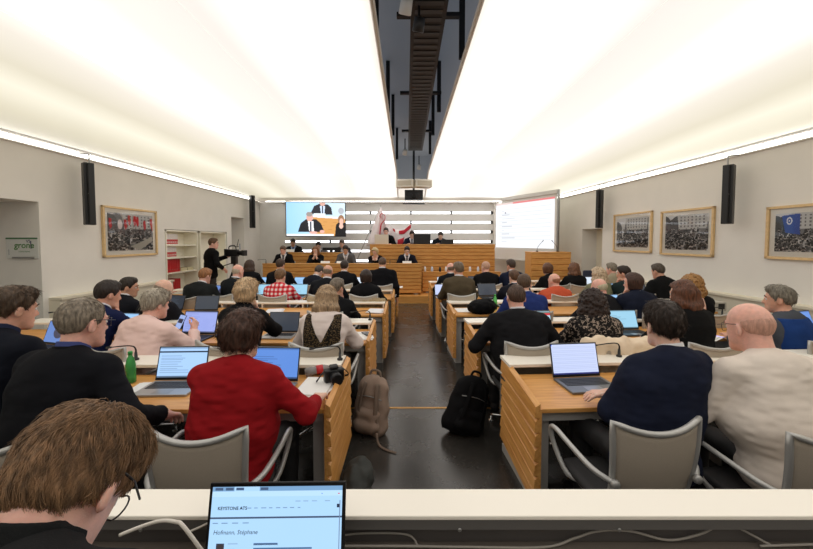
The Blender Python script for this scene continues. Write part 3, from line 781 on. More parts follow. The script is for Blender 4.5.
# --- inside the slot: cable tray, hangers, spots, loudspeaker cluster
t = empty('cable_tray', (.2, 3, 3.9))
tag(t, 'black perforated cable tray running down the dark slot between the two ceiling sails', 'cable tray')
o = MB(); o.box((-.14, -1.8, -.02), (.16, 5.6, .0)).box((-.16, -1.8, -.02), (-.14, 5.6, .10)).box((.16, -1.8, -.02), (.18, 5.6, .10)); o.build('tray', black_metal, t)
o = MB()
for k in range(60): o.box((-.12, -1.75+k*.12, -.026), (.14, -1.69+k*.12, -.021))
o.build('perforation', mat('tray_grey', (46, 46, 48), .5), t)
for k in range(4): MB().box((-.3, -1.2+k*1.9, .1), (.34, -1.14+k*1.9, .14)).build('crossbar', black_metal, t)
for px, py, ln, desc in ((388, 90, .62, 'left'), (439, 90, .62, 'right'), (393, 118, .6, 'left'), (433, 118, .6, 'right'), (397, 146, .6, 'left'), (430, 140, .6, 'right'), (376, 20, .75, 'left'), (462, 20, .75, 'right')):
    z = 4.1; p = PZ(px, py, z); rod = MB().box((-.03, -.02, -ln*.55), (.03, .02, .44))
    o = rod.build('ceiling_hanger', black_metal, None, p)
    near = {90: 'second', 118: 'third', 146: 'farthest', 140: 'farthest', 20: 'nearest'}[py]
    tag(o, 'black hanger bar on the %s side of the ceiling slot, %s pair from the camera' % (desc, near), 'hanger', 'ceiling hangers in the slot')
for px, py, c, lab in ((406, 6, (240, 240, 238), 'white spotlight hanging at the near end of the ceiling slot'), (419, 24, (40, 40, 42), 'small dark spotlight in the ceiling slot behind the white one'), (405, 152, (235, 235, 230), 'small white spotlight low in the far ceiling slot'), (419, 167, (240, 240, 235), 'round white spotlight just above the loudspeaker pair')):
    p = PZ(px, py, 3.72); e = empty('spotlight', p); tag(e, lab, 'spotlight')
    mm = mat('spot%d' % c[0], c, .4)
    MB().lathe([(.02, .06), (.05, .05), (.055, -.06), (.045, -.065), (.044, -.03)], n=14, M=Euler((.5, .2, 0)).to_matrix()).build('lamp_head', mm, e, smooth=True)
    MB().tube([(0, 0, .05), (0, .0, .18), (0, .02, .3)], .012).build('stem', black_metal, e)
e = empty('loudspeaker', (.2, 9.35, 3.22)); tag(e, 'pair of beige grille loudspeakers angled apart, hanging at the end of the ceiling slot', 'loudspeaker')
for s in (-1, 1):
    a = s*.26
    MB().obox((s*.225, .05, 0), (.45, .3, .2), (0, 0, a)).build('cabinet', mat('speaker_beige', (248, 243, 230), .5), e, bevel=.01)
    M3 = Euler((0, 0, a)).to_matrix(); MB().obox(Vector((s*.225, .05, 0)) + M3 @ Vector((0, -.155, 0)), (.37, .012, .12), (0, 0, a)).build('grille', mat('speaker_grille', (214, 204, 184), .7, bump=.6, bscale=160), e)
MB().tube([(0, .1, .1), (0, .1, 1.328)], .02).build('suspension', black_metal, e)
e = empty('projector', (.2, 9.9, 2.95)); tag(e, 'black hanging projector below the beige loudspeakers', 'projector')
MB().box((-.25, -.2, -.1), (.25, .2, .16)).build('housing', black_plastic, e, bevel=.015)
MB().box((-.22, -.21, .0), (.22, -.2, .13)).build('front_plate', mat('proj_face', (34, 34, 38), .25), e)
MB().lathe([(.07, 0), (.07, .06), (.05, .07)], (0, -.2, -.03), 16, Matrix.Rotation(R(90), 3, 'X')).build('lens', black_metal, e, smooth=True)
MB().tube([(0, 0, .15), (0, 0, 1.598)], .03).build('pole', black_metal, e)
MB().box((-.3, -.1, -.2), (.3, .15, -.18)).build('bracket', black_metal, e)

# --- column loudspeakers on the side walls
def column_speaker(px, y0, y1, side, lab):
    W = WL if side < 0 else WR; u = (px-CX)/FPX
    d = 5.0
    for _ in range(20): d = (W(d)-side*.17)/u
    a, b = P(px, y0, d), P(px, y1, d); e = empty('loudspeaker', (a.x, d, b.z)); h = a.z-b.z
    tag(e, lab, 'loudspeaker', 'black column loudspeakers')
    yw = .6*side
    MB().obox((0, 0, h/2), (.13, .13, h), (0, 0, yw)).build('cabinet', black_plastic, e, bevel=.01)
    f = Vector((-side*.066*math.sin(abs(yw)), -.066*math.cos(yw), 0))
    MB().obox((f.x, f.y, h*.5), (.108, .006, h*.96), (0, 0, yw)).build('grille', mat('grille_black', (26, 26, 28), .8, bump=.8, bscale=260), e)
    MB().obox((f.x*1.06, f.y*1.06, h*.5), (.1, .004, .006), (0, 0, yw)).build('badge', grey_metal, e)
    MB().tube([(0, .03, h), (0, .03, h+.14), (side*.165, .03, h+.16)], .012).build('bracket', grey_metal, e)
column_speaker(87.5, 163, 225, -1, 'tall black column loudspeaker on the left wall between the grey recess and the photograph')
column_speaker(252, 195, 228, -1, 'black column loudspeaker in the far left corner near the television')
column_speaker(729.5, 165, 224, 1, 'tall black column loudspeaker on the right wall between the two nearest framed photographs')
column_speaker(600, 190, 228, 1, 'black column loudspeaker at the far end of the right wall above the door recess')

# --- framed photographs
def crowd(W, H, seed, sky=(196, 196, 194), color=None, lo=45, hi=225):
    rs = np.random.RandomState(seed); im = canvas(W, H, sky)
    for k in range(9):
        x = rs.rand()*1.1-.05; g = 60+80*rs.rand(); oval(im, x, .25+.2*rs.rand(), .1+.1*rs.rand(), .2+.14*rs.rand(), (g, g, g))
    poly(im, [(.3, .0), (.98, .0), (.96, .4), (.34, .42)], (206, 206, 204))
    for j in range(4): 
        for i in range(7): rect(im, .38+.085*i, .05+.085*j, .41+.085*i, .095+.085*j, (120, 120, 122))
    for y in np.sort(.40 + .62*rs.rand(230)):
        for k in range(1):
            x = rs.rand(); r = .013+.040*(y-.36); g = lo + (hi-lo)*rs.rand()**2
            oval(im, x, y+r*3.2, r*1.5, r*3.2, (g, g, g)); h = 120+100*rs.rand()
            oval(im, x, y-r*.6, r*.75, r*1.25, (h, h*.96, h*.92)); oval(im, x, y-r*1.3, r*.75, r*.8, (g*.5, g*.5, g*.5))
    if color == 'red':
        for k in range(8):
            x = rs.rand(); y = .02+.2*rs.rand(); poly(im, [(x, y), (x+.05, y+.02), (x+.055, y+.22), (x+.02, y+.3), (x-.01, y+.16)], (206, 40+30*rs.rand(), 52)); rect(im, x-.012, y, x-.004, y+.5, (90, 70, 60))
        oval(im, .25, .3, .05, .13, (236, 222, 220)); poly(im, [(.45, .9), (.98, .62), (.99, .74), (.7, .98)], (186, 182, 170))
    if color == 'blue':
        poly(im, [(.12, .06), (.46, .02), (.47, .56), (.2, .50)], (62, 92, 176)); oval(im, .27, .2, .055, .1, (236, 238, 240)); oval(im, .27, .2, .032, .06, (62, 92, 176)); oval(im, .27, .2, .012, .02, (236, 238, 240))
    return im
def framed(x0, x1, yt, yb, side, seed, color, lab):
    W = WL if side < 0 else WR
    def dep(px):
        u = (px-CX)/FPX; d = 5.
        for _ in range(30): d = (W(d)-side*.02)/u
        return d
    d0, d1 = dep(x0), dep(x1); za, zb = P(x0 if abs(x0-CX) > abs(x1-CX) else x1, yt, max(min(d0, d1), .1)).z, P(x0 if abs(x0-CX) > abs(x1-CX) else x1, yb, min(d0, d1)).z
    dm = (d0+d1)/2; w = abs(d1-d0)*math.sqrt(1+(W(1)-W(0))**2); h = za-zb; sl = math.atan(W(1)-W(0))
    e = empty('framed_photograph', (W(dm)-side*.004, dm, (za+zb)/2), (R(90) if side < 0 else R(-90)) - sl); tag(e, lab, 'picture', 'framed photographs on the side walls')
    fw = .035; f = MB()
    for lo, hi in (((-w/2, -.04, h/2-fw), (w/2, 0, h/2)), ((-w/2, -.04, -h/2), (w/2, 0, -h/2+fw)), ((-w/2, -.04, -h/2), (-w/2+fw, 0, h/2)), ((w/2-fw, -.04, -h/2), (w/2, 0, h/2))): f.box(lo, hi)
    f.build('frame', mat('pale_wood', (222, 190, 140), .5, var=.08, vscale=20), e)
    MB().box((-w/2+fw, -.012, -h/2+fw), (w/2-fw, -.002, h/2-fw)).build('mount', mat('mount_white', (238, 234, 224), .8), e)
    mw = .085
    picture('photograph', crowd(110, 80, seed, color=color, sky=(222, 222, 222) if color != 'red' else (190, 180, 172)), w-2*mw-.04, h-2*mw-.04, attr_mat('photo_print', 0, .4), e, (0, -.0145, 0))
    g, nt, b = nmat('picture_glass'); b.inputs['Transmission Weight'].default_value = 1; b.inputs['Roughness'].default_value = .02; b.inputs['IOR'].default_value = 1.25; b.inputs['Base Color'].default_value = (1, 1, 1, 1)
    # a thin pane: straight-through glass with a faint mirror on it
    mx = nt.nodes.new('ShaderNodeMixShader'); tr = nt.nodes.new('ShaderNodeBsdfTransparent'); gl = nt.nodes.new('ShaderNodeBsdfGlossy'); gl.inputs['Roughness'].default_value = .02
    fr = nt.nodes.new('ShaderNodeFresnel'); fr.inputs['IOR'].default_value = 1.35; nt.links.new(fr.outputs[0], mx.inputs[0]); nt.links.new(tr.outputs[0], mx.inputs[1]); nt.links.new(gl.outputs[0], mx.inputs[2]); nt.links.new(mx.outputs[0], nt.nodes['Material Output'].inputs[0])
    mesh_obj('glass', [(-w/2+fw, -.022, -h/2+fw), (w/2-fw, -.022, -h/2+fw), (w/2-fw, -.022, h/2-fw), (-w/2+fw, -.022, h/2-fw)], [(0, 1, 2, 3)], g, e)
framed(103, 157, 205, 257.5, -1, 4, 'red', 'colour photograph of a crowd with red flags, pale wood frame, on the left wall')
framed(766, 842, 200.5, 262, 1, 11, 'blue', 'framed photograph of a crowd with a blue flag, nearest on the right wall')
framed(660.5, 713.5, 206, 257, 1, 8, None, 'black and white crowd photograph in pale frame, middle one of three on the right wall')
framed(613.5, 651.5, 210.5, 253, 1, 6, None, 'black and white crowd photograph in pale frame, farthest of three on the right wall')

# --- sign on the grey door at the left
e = empty('sign', (P(21.5, 248, 5.0).x, 5.019, P(21.5, 248, 5.0).z), 0); tag(e, 'small clear sign with green top bar on the grey recess at the far left', 'sign')
MB().box((-.225, -.012, -.15), (.225, -.002, .15)).build('plate', mat('sign_plate', (214, 216, 212), .25), e)
MB().box((-.225, -.014, .125), (.225, -.0125, .145)).build('bar', mat('sign_green', (64, 116, 70), .5), e)
MB().box((-.13, -.03, -.15), (.17, -.0125, -.125)).build('holder', grey_metal, e)
text_mesh('grone', .12, mat('sign_text', (70, 130, 60), .5), e, (-.11, -.0135, .0), (R(90), 0, 0), shear=.1, bold=.002)
text_mesh('VS', .06, mat('sign_blue', (60, 66, 100), .5), e, (.06, -.0135, .075), (R(90), 0, 0), bold=.001)
text_mesh('commune', .04, mat('sign_text', (70, 130, 60), .5), e, (-.05, -.0135, -.06), (R(90), 0, 0))
MB().box((.12, -.0135, -.01), (.135, -.0125, .1)).box((-.19, -.0135, -.1), (-.185, -.0125, -.02)).build('mark', mat('sign_blue', (60, 66, 100), .5), e)

# --- shelves in the left niche with binders
sx = lambda y: WL(y)
sh_m = mat('shelf_cream', (246, 241, 224), .5)
for bay, (ya, yb, nm) in enumerate(((7.54, 8.70, 'near'), (8.74, 9.98, 'far'))):
    e = empty('bookshelf', (WL((ya+yb)/2)-.2, (ya+yb)/2, .55)); tag(e, 'cream bookcase bay recessed in the left wall, ' + ('holding red and white binders' if bay == 0 else 'behind the cameraman, empty'), 'bookcase', 'recessed shelves')
    cx, cy, cz = e.location; q = (yb-ya)/2
    o = MB().box((-.15, -q, 0), (.19, -q+.03, 1.40)).box((-.15, q-.03, 0), (.19, q, 1.40)).box((-.15, -q, 1.38), (.19, q, 1.41)).box((-.155, -q, 0), (-.14, q, 1.4)); o.build('carcass', sh_m, e)
    zz = (.0, .45, .78, 1.06) if bay == 0 else (0, .4)
    for z in zz: MB().prism([(-.14, -q+.03), (.16, -q+.03), (.19, 0), (.16, q-.03), (-.14, q-.03)], 'z', z, z+.025).build('shelf_board', sh_m, e)
    if bay == 0:
        red = mat('binder_red', (196, 40, 44), .5); wh = mat('binder_white', (232, 226, 220), .5)
        for row, (z, n, kind) in enumerate(((1.085, 8, 'rw'), (.805, 7, 'rw'), (.475, 9, 'red'), (.025, 9, 'red'))):
            for k in range(n):
                y = cy-q+.04+k*.062; hgt = .24 if kind == 'rw' else .29
                b = empty('binder', (cx-.02, y+.03, cz+z+.0005)); rr = ('top', 'second', 'third', 'bottom')[row]
                tag(b, ('white binder with red lower spine' if kind == 'rw' else 'plain red binder') + ', one of the row on the %s shelf' % rr, 'binder', 'binders on the %s shelf of the left niche' % rr)
                MB().box((-.12, -.028, 0), (.12, .028, hgt)).build('cover', wh if kind == 'rw' else red, b, bevel=.003)
                if kind == 'rw':
                    MB().box((.1205, -.028, .02), (.1215, .028, .12)).build('spine_band', red, b); MB().box((.122, -.014, .045), (.1225, .014, .075)).build('spine_label', wh, b)
                else: MB().lathe([(.004, 0), (.009, .0), (.009, .003)], (.1205, 0, .06), 10, Matrix.Rotation(R(90), 3, 'Y')).build('finger_hole', grey_metal, b)
        for k in range(2):
            o = MB().box((-.1, -.11, 0), (.1, .11, .07)).build('box', mat('card_beige', (206, 196, 160), .7), None, (cx, cy+.16+k*.24, cz+.4755)); tag(o, 'small beige card box on the third shelf, ' + ('next to the red binders' if k == 0 else 'at the far end'), 'box')

# --- television
p0, p1, p2 = P(285.2, 200.5, 10.9), P(345.8, 202, 11.25), P(285.5, 236, 10.9)
w = (p1-p0).length; h = p0.z-p2.z; c = (p0+p1)/2; ry = math.atan2(p1.y-p0.y, p1.x-p0.x)
e = empty('television', (c.x, c.y, (p0.z+p2.z)/2-.02), ry); tag(e, 'large wall television showing two speakers in dark suits, left of the front wall', 'television')
MB().box((-w/2, -.01, -h/2), (w/2, .06, h/2)).build('bezel', black_plastic, e, bevel=.008)
MB().box((-.3, .06, -.2), (.3, max(.1, YB-c.y-.1), .2)).build('wall_mount', black_metal, e)
im = canvas(150, 84, (178, 214, 238))
for x in range(150): im[:, x] = np.array((150, 200, 236))*(1-x/150) + np.array((206, 226, 238))*(x/150)
poly(im, [(.45, .44), (1, .49), (1, 1), (.45, 1)], (206, 150, 84)); poly(im, [(.45, .38), (1, .43), (1, .49), (.45, .44)], (224, 230, 234))
for k in range(4): poly(im, [(.45, .56+.11*k), (1, .6+.11*k), (1, .605+.11*k), (.45, .565+.11*k)], (176, 122, 62))
poly(im, [(.40, .34), (.47, .1), (.55, .04), (.70, .05), (.76, .14), (.78, .36)], (26, 28, 38)); oval(im, .61, .0, .05, .10, (206, 160, 146)); poly(im, [(.565, .1), (.655, .1), (.64, .36), (.585, .36)], (196, 214, 236)); rect(im, .60, .1, .625, .36, (40, 44, 70)); rect(im, .46, .33, .66, .40, (226, 234, 238))
poly(im, [(.19, .88), (.24, .62), (.33, .50), (.50, .50), (.58, .62), (.64, .88)], (22, 24, 32)); oval(im, .39, .44, .055, .14, (214, 164, 150)); oval(im, .385, .35, .055, .07, (150, 140, 134)); poly(im, [(.36, .56), (.45, .56), (.46, .86), (.38, .86)], (240, 240, 244)); rect(im, .395, .58, .425, .86, (40, 44, 66)); oval(im, .45, .9, .07, .04, (222, 170, 158)); oval(im, .6, .87, .04, .05, (222, 170, 158))
poly(im, [(.82, 1), (.84, .66), (.90, .56), (1, .6), (1, 1)], (16, 16, 20)); oval(im, .93, .5, .055, .14, (150, 112, 84)); oval(im, .935, .56, .034, .10, (222, 178, 160)); oval(im, .93, .70, .035, .08, (226, 184, 166)); oval(im, .93, .24, .05, .1, (170, 176, 184)); rect(im, 0, .95, .8, 1, (232, 236, 238))
picture('screen', im, w-.05, h-.05, attr_mat('tv_display', .8, .2), e, (0, -.0115, 0))

# --- projection screen across the right corner
pa, pb = P(494, 204, 12.0), P(557, 199, 9.75); pc, pd = P(497, 252, 12.0), P(556, 257.5, 9.75)
ry = math.atan2(pb.y-pa.y, pb.x-pa.x); w = (pb.xy-pa.xy).length; h = 1.86; zt = 3.02; c = (pa+pb)/2
e = empty('projection_screen', (c.x, c.y, 0), ry); tag(e, 'white projection screen hung across the far right corner', 'screen')
MB().box((-w/2, -.004, zt-h), (w/2, .004, zt)).build('cloth', mat('screen_cloth', (226, 224, 218), .8), e)
MB().box((-w/2-.03, -.03, zt-h-.035), (w/2+.03, .03, zt-h)).build('bottom_rail', mat('rail_white', (214, 212, 206), .5), e)
MB().box((-w/2-.05, -.05, zt), (w/2+.05, .06, zt+.1)).build('roller_case', mat('rail_white', (214, 212, 206), .5), e)
MB().box((w/2+.035, -.03, .9), (w/2+.075, .03, zt+.1)).build('post', grey_metal, e)
im = canvas(120, 78, (246, 249, 253)); rect(im, .33, .0, 1, .05, (232, 132, 132)); rect(im, 0, 0, .33, .05, (236, 214, 210))
for k in range(9):
    rect(im, .06, .15+.085*k, .95, .155+.085*k, (226, 231, 238)); rect(im, .12, .18+.085*k, .12+.1*((k*7) % 5+1)*.5, .2+.085*k, (210, 214, 222))
oval(im, .19, .22, .012, .02, (150, 150, 160))
picture('projected_page', im, w*.93, h*.77, attr_mat('projection', .62, .6), e, (w*.01, -.006, zt-.08-h*.385))
# ------------------------------------------------------------------ dais and benches
def slatted(m, x0, x1, z0, z1, y, n, th=.03):
    """horizontal boards with open joints on a bench front"""
    h = (z1-z0)/n
    for k in range(n):
        a, b = z0+k*h, z0+(k+1)*h
        m.prism([(y+.02, a+.004), (y-.0, a+.022), (y, b-.004), (y+th, b-.004), (y+th, a+.004)], 'x', x0, x1)
    m.box((x0, y+.022, z0), (x1, y+th, z1)); return m
plat = oak
def platform(y0, z, x0, x1):
    o = MB().box((x0, y0, 0), (x1, YB-.08, z)); return struct(o.build('floor_platform', oak))
platform(9.72, .2, -4.6, 4.2)
struct(MB().box((-4.6, 11.16, .2), (-1.3, YB-.08, .5)).build('floor_platform', oak))
struct(MB().box((-1.25, 11.05, .2), (2.75, YB-.08, .85)).build('floor_platform', oak))
def bench(x0, x1, y, z0, z1, depth, n, lab, cat='bench', name='speakers_bench'):
    cx = (x0+x1)/2; e = empty(name, (cx, y, z0)); tag(e, lab, cat); w = (x1-x0)/2; h = z1-z0
    slatted(MB(), -w, w, .04, h-.03, 0, max(3, round(h/.115))).build('front_panel', oak, e)
    MB().box((-w-.01, -.01, h-.03), (w+.01, .16, h)).build('top_ledge', oak, e, bevel=.004)
    dz = h-.12 if h < 1.2 else .72
    MB().box((-w, .03, dz-.03), (w, depth, dz)).build('desktop', oak, e)
    for s in (-1, 1): MB().box((s*w-.02*(s > 0)-.0, .03, 0), (s*w+.02*(s < 0), depth*.9, h-.03)).build('side_panel', oak, e)
    MB().box((-w+.1, .02, 0), (-w+.2, .08, .04)).box((w-.2, .02, 0), (w-.1, .08, .04)).build('feet', grey_metal, e)
    return e
bench(-4.06, .42, 10.0, .2, 1.085, .55, 7, 'long oak bench with horizontal boards at the dais front, before five speakers')
bench(-3.72, -1.95, 11.16, .5, 1.36, .35, 6, 'short oak bench of the second tier under the television')
bench(-1.13, 2.74, 11.0, .85-.65, 1.62, .5, 10, 'tall oak tribune with horizontal boards in the middle of the dais, under the flag')
bench(.47, 2.75, 10.35, .2, .82, .35, 5, 'low oak bench in front of the tall tribune, with glasses along its top')
# lectern
p0, p1 = P(531.5, 252, 9.0), P(571, 253, 9.0); z1 = p0.z
e = empty('lectern', ((p0.x+p1.x)/2, 9.0, 0)); tag(e, 'oak lectern with horizontal boards and two thin microphones before the projection screen', 'lectern')
w = (p1.x-p0.x)/2
slatted(MB(), -w, w, .05, z1-.03, 0, 9).build('front_panel', oak, e); MB().box((-w, -.01, z1-.03), (w, .5, z1)).build('top', oak, e, bevel=.004)
for s in (-1, 1): MB().box((s*w-.03*(s > 0), .03, .05), (s*w+.03*(s < 0), .48, z1-.03)).build('side_panel', oak, e)
MB().box((-w, 0, 0), (w, .48, .05)).build('plinth', dark_grey, e)
for s in (-1, 1):
    g = empty('microphone', (e.location.x+s*.27, 9.25, z1+.0005)); tag(g, 'thin black gooseneck microphone on the oak lectern, ' + ('left one' if s < 0 else 'right one'), 'microphone')
    MB().lathe([(.03, 0), (.03, .02), (.01, .03)], n=12).build('base', black_metal, g, smooth=True)
    MB().tube([(0, 0, .03), (-s*.02, 0, .12), (-s*.08, 0, .2), (-s*.14, 0, .27)], .005, sm=4).build('neck', black_metal, g, smooth=True); MB().tube([(-s*.135, 0, .262), (-s*.165, 0, .3)], .009).build('head', black_plastic, g, smooth=True)
e = empty('office_chair', (P(590, 275, 8.6).x, 8.5, 0)); tag(e, 'dark empty chair in the right wall recess by the lectern', 'chair')
MB().box((-.24, -.06, .62), (.24, .0, 1.02)).build('backrest', mat('navy_fabric', (44, 52, 74), .8), e, bevel=.03); MB().box((-.25, -.5, .42), (.25, 0, .5)).build('seat', mat('navy_fabric', (44, 52, 74), .8), e, bevel=.03)
for sx_ in (-1, 1):
    for sy in (-.45, -.04): MB().tube([(sx_*.2, sy, .43), (sx_*.22, sy, 0)], .014).build('leg', grey_metal, e)
MB().tube([(-.2, -.03, .42), (-.2, -.03, .75)], .014).tube([(.2, -.03, .42), (.2, -.03, .75)], .014).build('back_post', grey_metal, e)

# ------------------------------------------------------------------ desk rows
D_ROW = [None, 2.87, 4.27, 5.60, 6.98, 8.33]
XR = [None, .775, .70, .64, .575, .52]; XL = [None, -.455, -.365, -.285, -.225, -.19]
ROTR = R(3.4)
ORD = [None, 'nearest', 'second', 'third', 'fourth', 'fifth']
DESKS = {}; leg_m = mat('leg_grey', (176, 174, 170), .45)
def slat_end(s, lo=.10):
    """end panel: seven bevelled boards, faces the aisle at -s*x"""
    m = MB(); n = 7; y0, y1 = -.005, .775
    def top(y): return .735 + .04*(y-y0)/(y1-y0)
    h = (.735-lo)/n
    for k in range(n):
        a = lo+k*h; b = a+h
        P0 = []
        for y in (y0, y1):
            zb = top(y) if k == n-1 else b
            P0 += [(s*.0, y, a+.006), (s*.008, y, zb-.020), (s*.036, y, zb), (s*.036, y, a)]
        m.add(P0, [(0, 1, 2, 3), (7, 6, 5, 4), (0, 4, 5, 1), (1, 5, 6, 2), (2, 6, 7, 3), (3, 7, 4, 0)])
    m.box(*( ((.030, y0, lo), (.045, y1, .70)) if s > 0 else ((-.045, y0, lo), (-.030, y1, .70)) ))
    return m
END = {}
for row in range(1, 6):
    for s, nm in ((1, 'right'), (-1, 'left')):
        x0 = (XR if s > 0 else XL)[row]; yf = D_ROW[row]; rz = ROTR if s > 0 else 0
        Ln = {1: (3.3, 3.0), 2: (3.75, 4.1)}.get(row, (3.85, 4.3))[0 if s > 0 else 1]
        e = empty('bench_desk', (x0, yf-.76, 0), rz); DESKS[(nm, row)] = e
        tag(e, 'long desk row with oak top and white ledge, %s one %s of the aisle' % (ORD[row] if row < 5 else 'farthest', nm), 'desk', 'desk rows')
        def bx(m, xa, xb, ya, yb, za, zb): return m.box((min(s*xa, s*xb), ya, za), (max(s*xa, s*xb), yb, zb))
        bx(MB(), .045, Ln, 0, .56, .672, .70).build('desktop', oak, e, bevel=.004)
        bx(MB(), .045, Ln, .56, .79, .752, .777).build('ledge', white_lam, e, bevel=.003)
        for k in range(int(Ln/.62)+1):
            x = .06+k*.62; bx(MB(), x, x+.02, .57, .78, .615, .752).build('ledge_support', white_lam, e)
        bx(MB(), .045, Ln, .56, .78, .60, .615).build('cable_tray', dark_grey, e)
        bx(MB(), .045, Ln, .76, .775, .30, .60).build('back_panel', grey_lam, e)
        bx(MB(), .06, Ln, .05, .075, .60, .672).build('apron', mat('apron_grey', (182, 180, 176), .5), e)
        for x in (.055, Ln*.5, Ln-.12):
            bx(MB(), x, x+.085, .10, .20, 0, .672).build('leg', leg_m, e)
            bx(MB(), x, x+.085, .20, .74, .0, .06).build('foot', leg_m, e)
        if s not in END: END[s] = slat_end(s).build('end_panel', oak_y, e, None, (0, 0, -rz))
        else:
            o = END[s].copy(); COL.objects.link(o); o.parent = e
        if row == 1 and s < 0:
            pass
def on_desk(px, py, d, z=.7005):
    p = P(px, py, d); return (p.x, d, z)

# ------------------------------------------------------------------ conference chair
mesh_m = mat('chair_mesh', (176, 164, 148), .75, var=.06, vscale=300, bump=.5, bscale=500)
frame_m = mat('chair_frame', (182, 181, 178), .36, .4)
def make_chair():
    e = empty('conference_chair')
    def bp(u, v):
        w = .215 - .03*(1-v)**1.5; z = .44 + .40*v + .045*u*u*v
        return Vector((u*w, -.215-.055*v + .045*u*u - .02*math.sin(v*math.pi), z))
    MB().sheet(lambda u, v: bp(2*u-1, v), 14, 10, (0, -.006, 0)).build('backrest', mesh_m, e, smooth=True)
    f = MB(); edge = [bp(-1, v) for v in np.linspace(0, 1, 9)] + [bp(u, 1) for u in np.linspace(-.85, .85, 11)] + [bp(1, v) for v in np.linspace(1, 0, 9)]
    f.tube([p + Vector((0, -.003, 0)) for p in edge], .0145, 8)
    for s in (-1, 1): f.tube([bp(s, 0), Vector((s*.19, -.12, .405)), Vector((s*.19, .15, .405))], .016, 8, 3)
    f.build('back_frame', frame_m, e, smooth=True)
    def sp(u, v): x = 2*u-1; y = 2*v-1; k = 1-.12*abs(y)**3*abs(x)**3; return Vector((x*.225*k, .02+y*.215*k, .445+.012*x*x-.018*max(0, y)**3))
    MB().sheet(sp, 10, 10, (0, 0, -.035)).build('seat', mat('seat_fabric', (46, 45, 46), .85, bump=.3), e, smooth=True)
    for s in (-1, 1):
        MB().tube([(s*.205, -.235, .60), (s*.265, -.16, .625), (s*.29, .0, .655), (s*.292, .14, .665), (s*.285, .205, .63), (s*.27, .19, .54), (s*.235, .10, .42), (s*.15, .04, .405)], .0135, 8, 4, 1.0).build('armrest', frame_m, e, smooth=True)
        MB().lathe([(.018, -.012), (.022, 0), (.018, .012)], (s*.205, -.243, .60), 10, Matrix.Rotation(R(90), 3, 'X')).build('joint', frame_m, e, smooth=True)
    MB().lathe([(.028, .09), (.028, .25), (.020, .25), (.020, .40), (.09, .402), (.09, .41)], n=14).build('column', chrome, e, smooth=True)
    for k in range(4):
        a = R(45+90*k); c, s_ = math.cos(a), math.sin(a)
        l = MB().tube([(0, 0, .10), (c*.15, s_*.15, .085), (c*.30, s_*.30, .055)], [.026, .020, .014], 8, 3, .8)
        l.build('leg', chrome, e, smooth=True)
        MB().lathe([(.032, 0), (.032, .008), (.012, .014), (.010, .05)], (c*.29, s_*.29, 0), 12).build('glide', chrome, e, smooth=True)
    return e
CHAIR = [None]
def chair(x, y, rz, lab, z=0):
    if CHAIR[0] is None: CHAIR[0] = make_chair(); o = CHAIR[0]
    else: o = copy_tree(CHAIR[0])
    o.location = (x, y, z); o.rotation_euler = (0, 0, rz); tag(o, lab, 'chair', 'conference chairs'); return o

# ------------------------------------------------------------------ laptops, small things
def screen_img(kind, seed=0):
    rs = np.random.RandomState(seed); W, H = 64, 40
    base = {'doc': (168, 204, 246), 'violet': (150, 164, 226), 'sky': (150, 196, 240), 'pale': (196, 208, 244), 'cyan': (150, 200, 226), 'red': (170, 204, 220), 'dark': (42, 48, 58), 'white': (214, 226, 240), 'photo': (96, 128, 190), 'blue': (92, 138, 214), 'off': (52, 58, 68)}[kind]
    im = canvas(W, H, base); b = np.array(base)
    if kind == 'off': return im
    if kind == 'pale':
        for k in range(14): rect(im, .03, .08+.062*k, .97, .09+.062*k, b*.94)
        rect(im, 0, 0, .03, .06, (40, 90, 220)); rect(im, 0, .955, 1, 1, (40, 48, 110)); return im
    if kind == 'photo': oval(im, .5, .5, .2, .3, (60, 60, 80)); oval(im, .55, .35, .1, .2, (210, 180, 170)); return im
    if kind == 'dark':
        for k in range(6): rect(im, .1, .2+.1*k, .5+.3*rs.rand(), .24+.1*k, (70, 80, 92)); 
        return im
    rect(im, 0, 0, 1, .05, b*.8); 
    if kind == 'red': rect(im, 0, .05, 1, .10, (96, 120, 110)); rect(im, 0, .12, 1, .24, (196, 52, 60))
    elif kind == 'doc': rect(im, 0, .14, 1, .19, (38, 50, 66))
    for k in range(9 if kind != 'violet' else 11):
        y = .28+.07*k if kind != 'violet' else .1+.08*k
        rect(im, .06, y, .2+.5*rs.rand(), y+.025, b*(.82 if kind != 'violet' else .88))
    rect(im, 0, .96, 1, 1, b*.55); return im
def laptop(loc, rz, kind, lab, tilt=18, w=.33, seed=0, body=None, img=None, open_=True, z0=0):
    e = empty('laptop', loc, rz); tag(e, lab, 'laptop', 'open laptops'); bm = body or mat('laptop_silver', (172, 172, 174), .35, .6)
    h = w*.66; dp = w*.68
    MB().box((-w/2, -dp, 0), (w/2, 0, .016)).build('base', bm, e, bevel=.004)
    kb = MB()
    for j in range(5):
        for i in range(13): kb.box((-w*.43+i*w*.0665, -dp*.14-j*dp*.095-.014, .0162), (-w*.43+i*w*.0665+w*.057, -dp*.14-j*dp*.095, .0185))
    kb.build('keyboard', mat('keys', (44, 44, 48), .5), e)
    MB().box((-w*.16, -dp*.94, .0162), (w*.16, -dp*.66, .0168)).build('touchpad', mat('touchpad', (150, 150, 152), .3, .4), e)
    l = MB().box((-w/2, -.0, 0), (w/2, .007, h)).build('lid', bm, e, (0, .002, .017), (-R(tilt), 0, 0), bevel=.003)
    MB().box((-w/2+.002, -.001, .002), (w/2-.002, 0, h-.002)).build('bezel', black_plastic, l)
    picture('screen', screen_img(kind, seed) if img is None else img, w*.95, h*.88, attr_mat('laptop_display', .66, .25), l, (0, -.0016, h*.52))
    return e
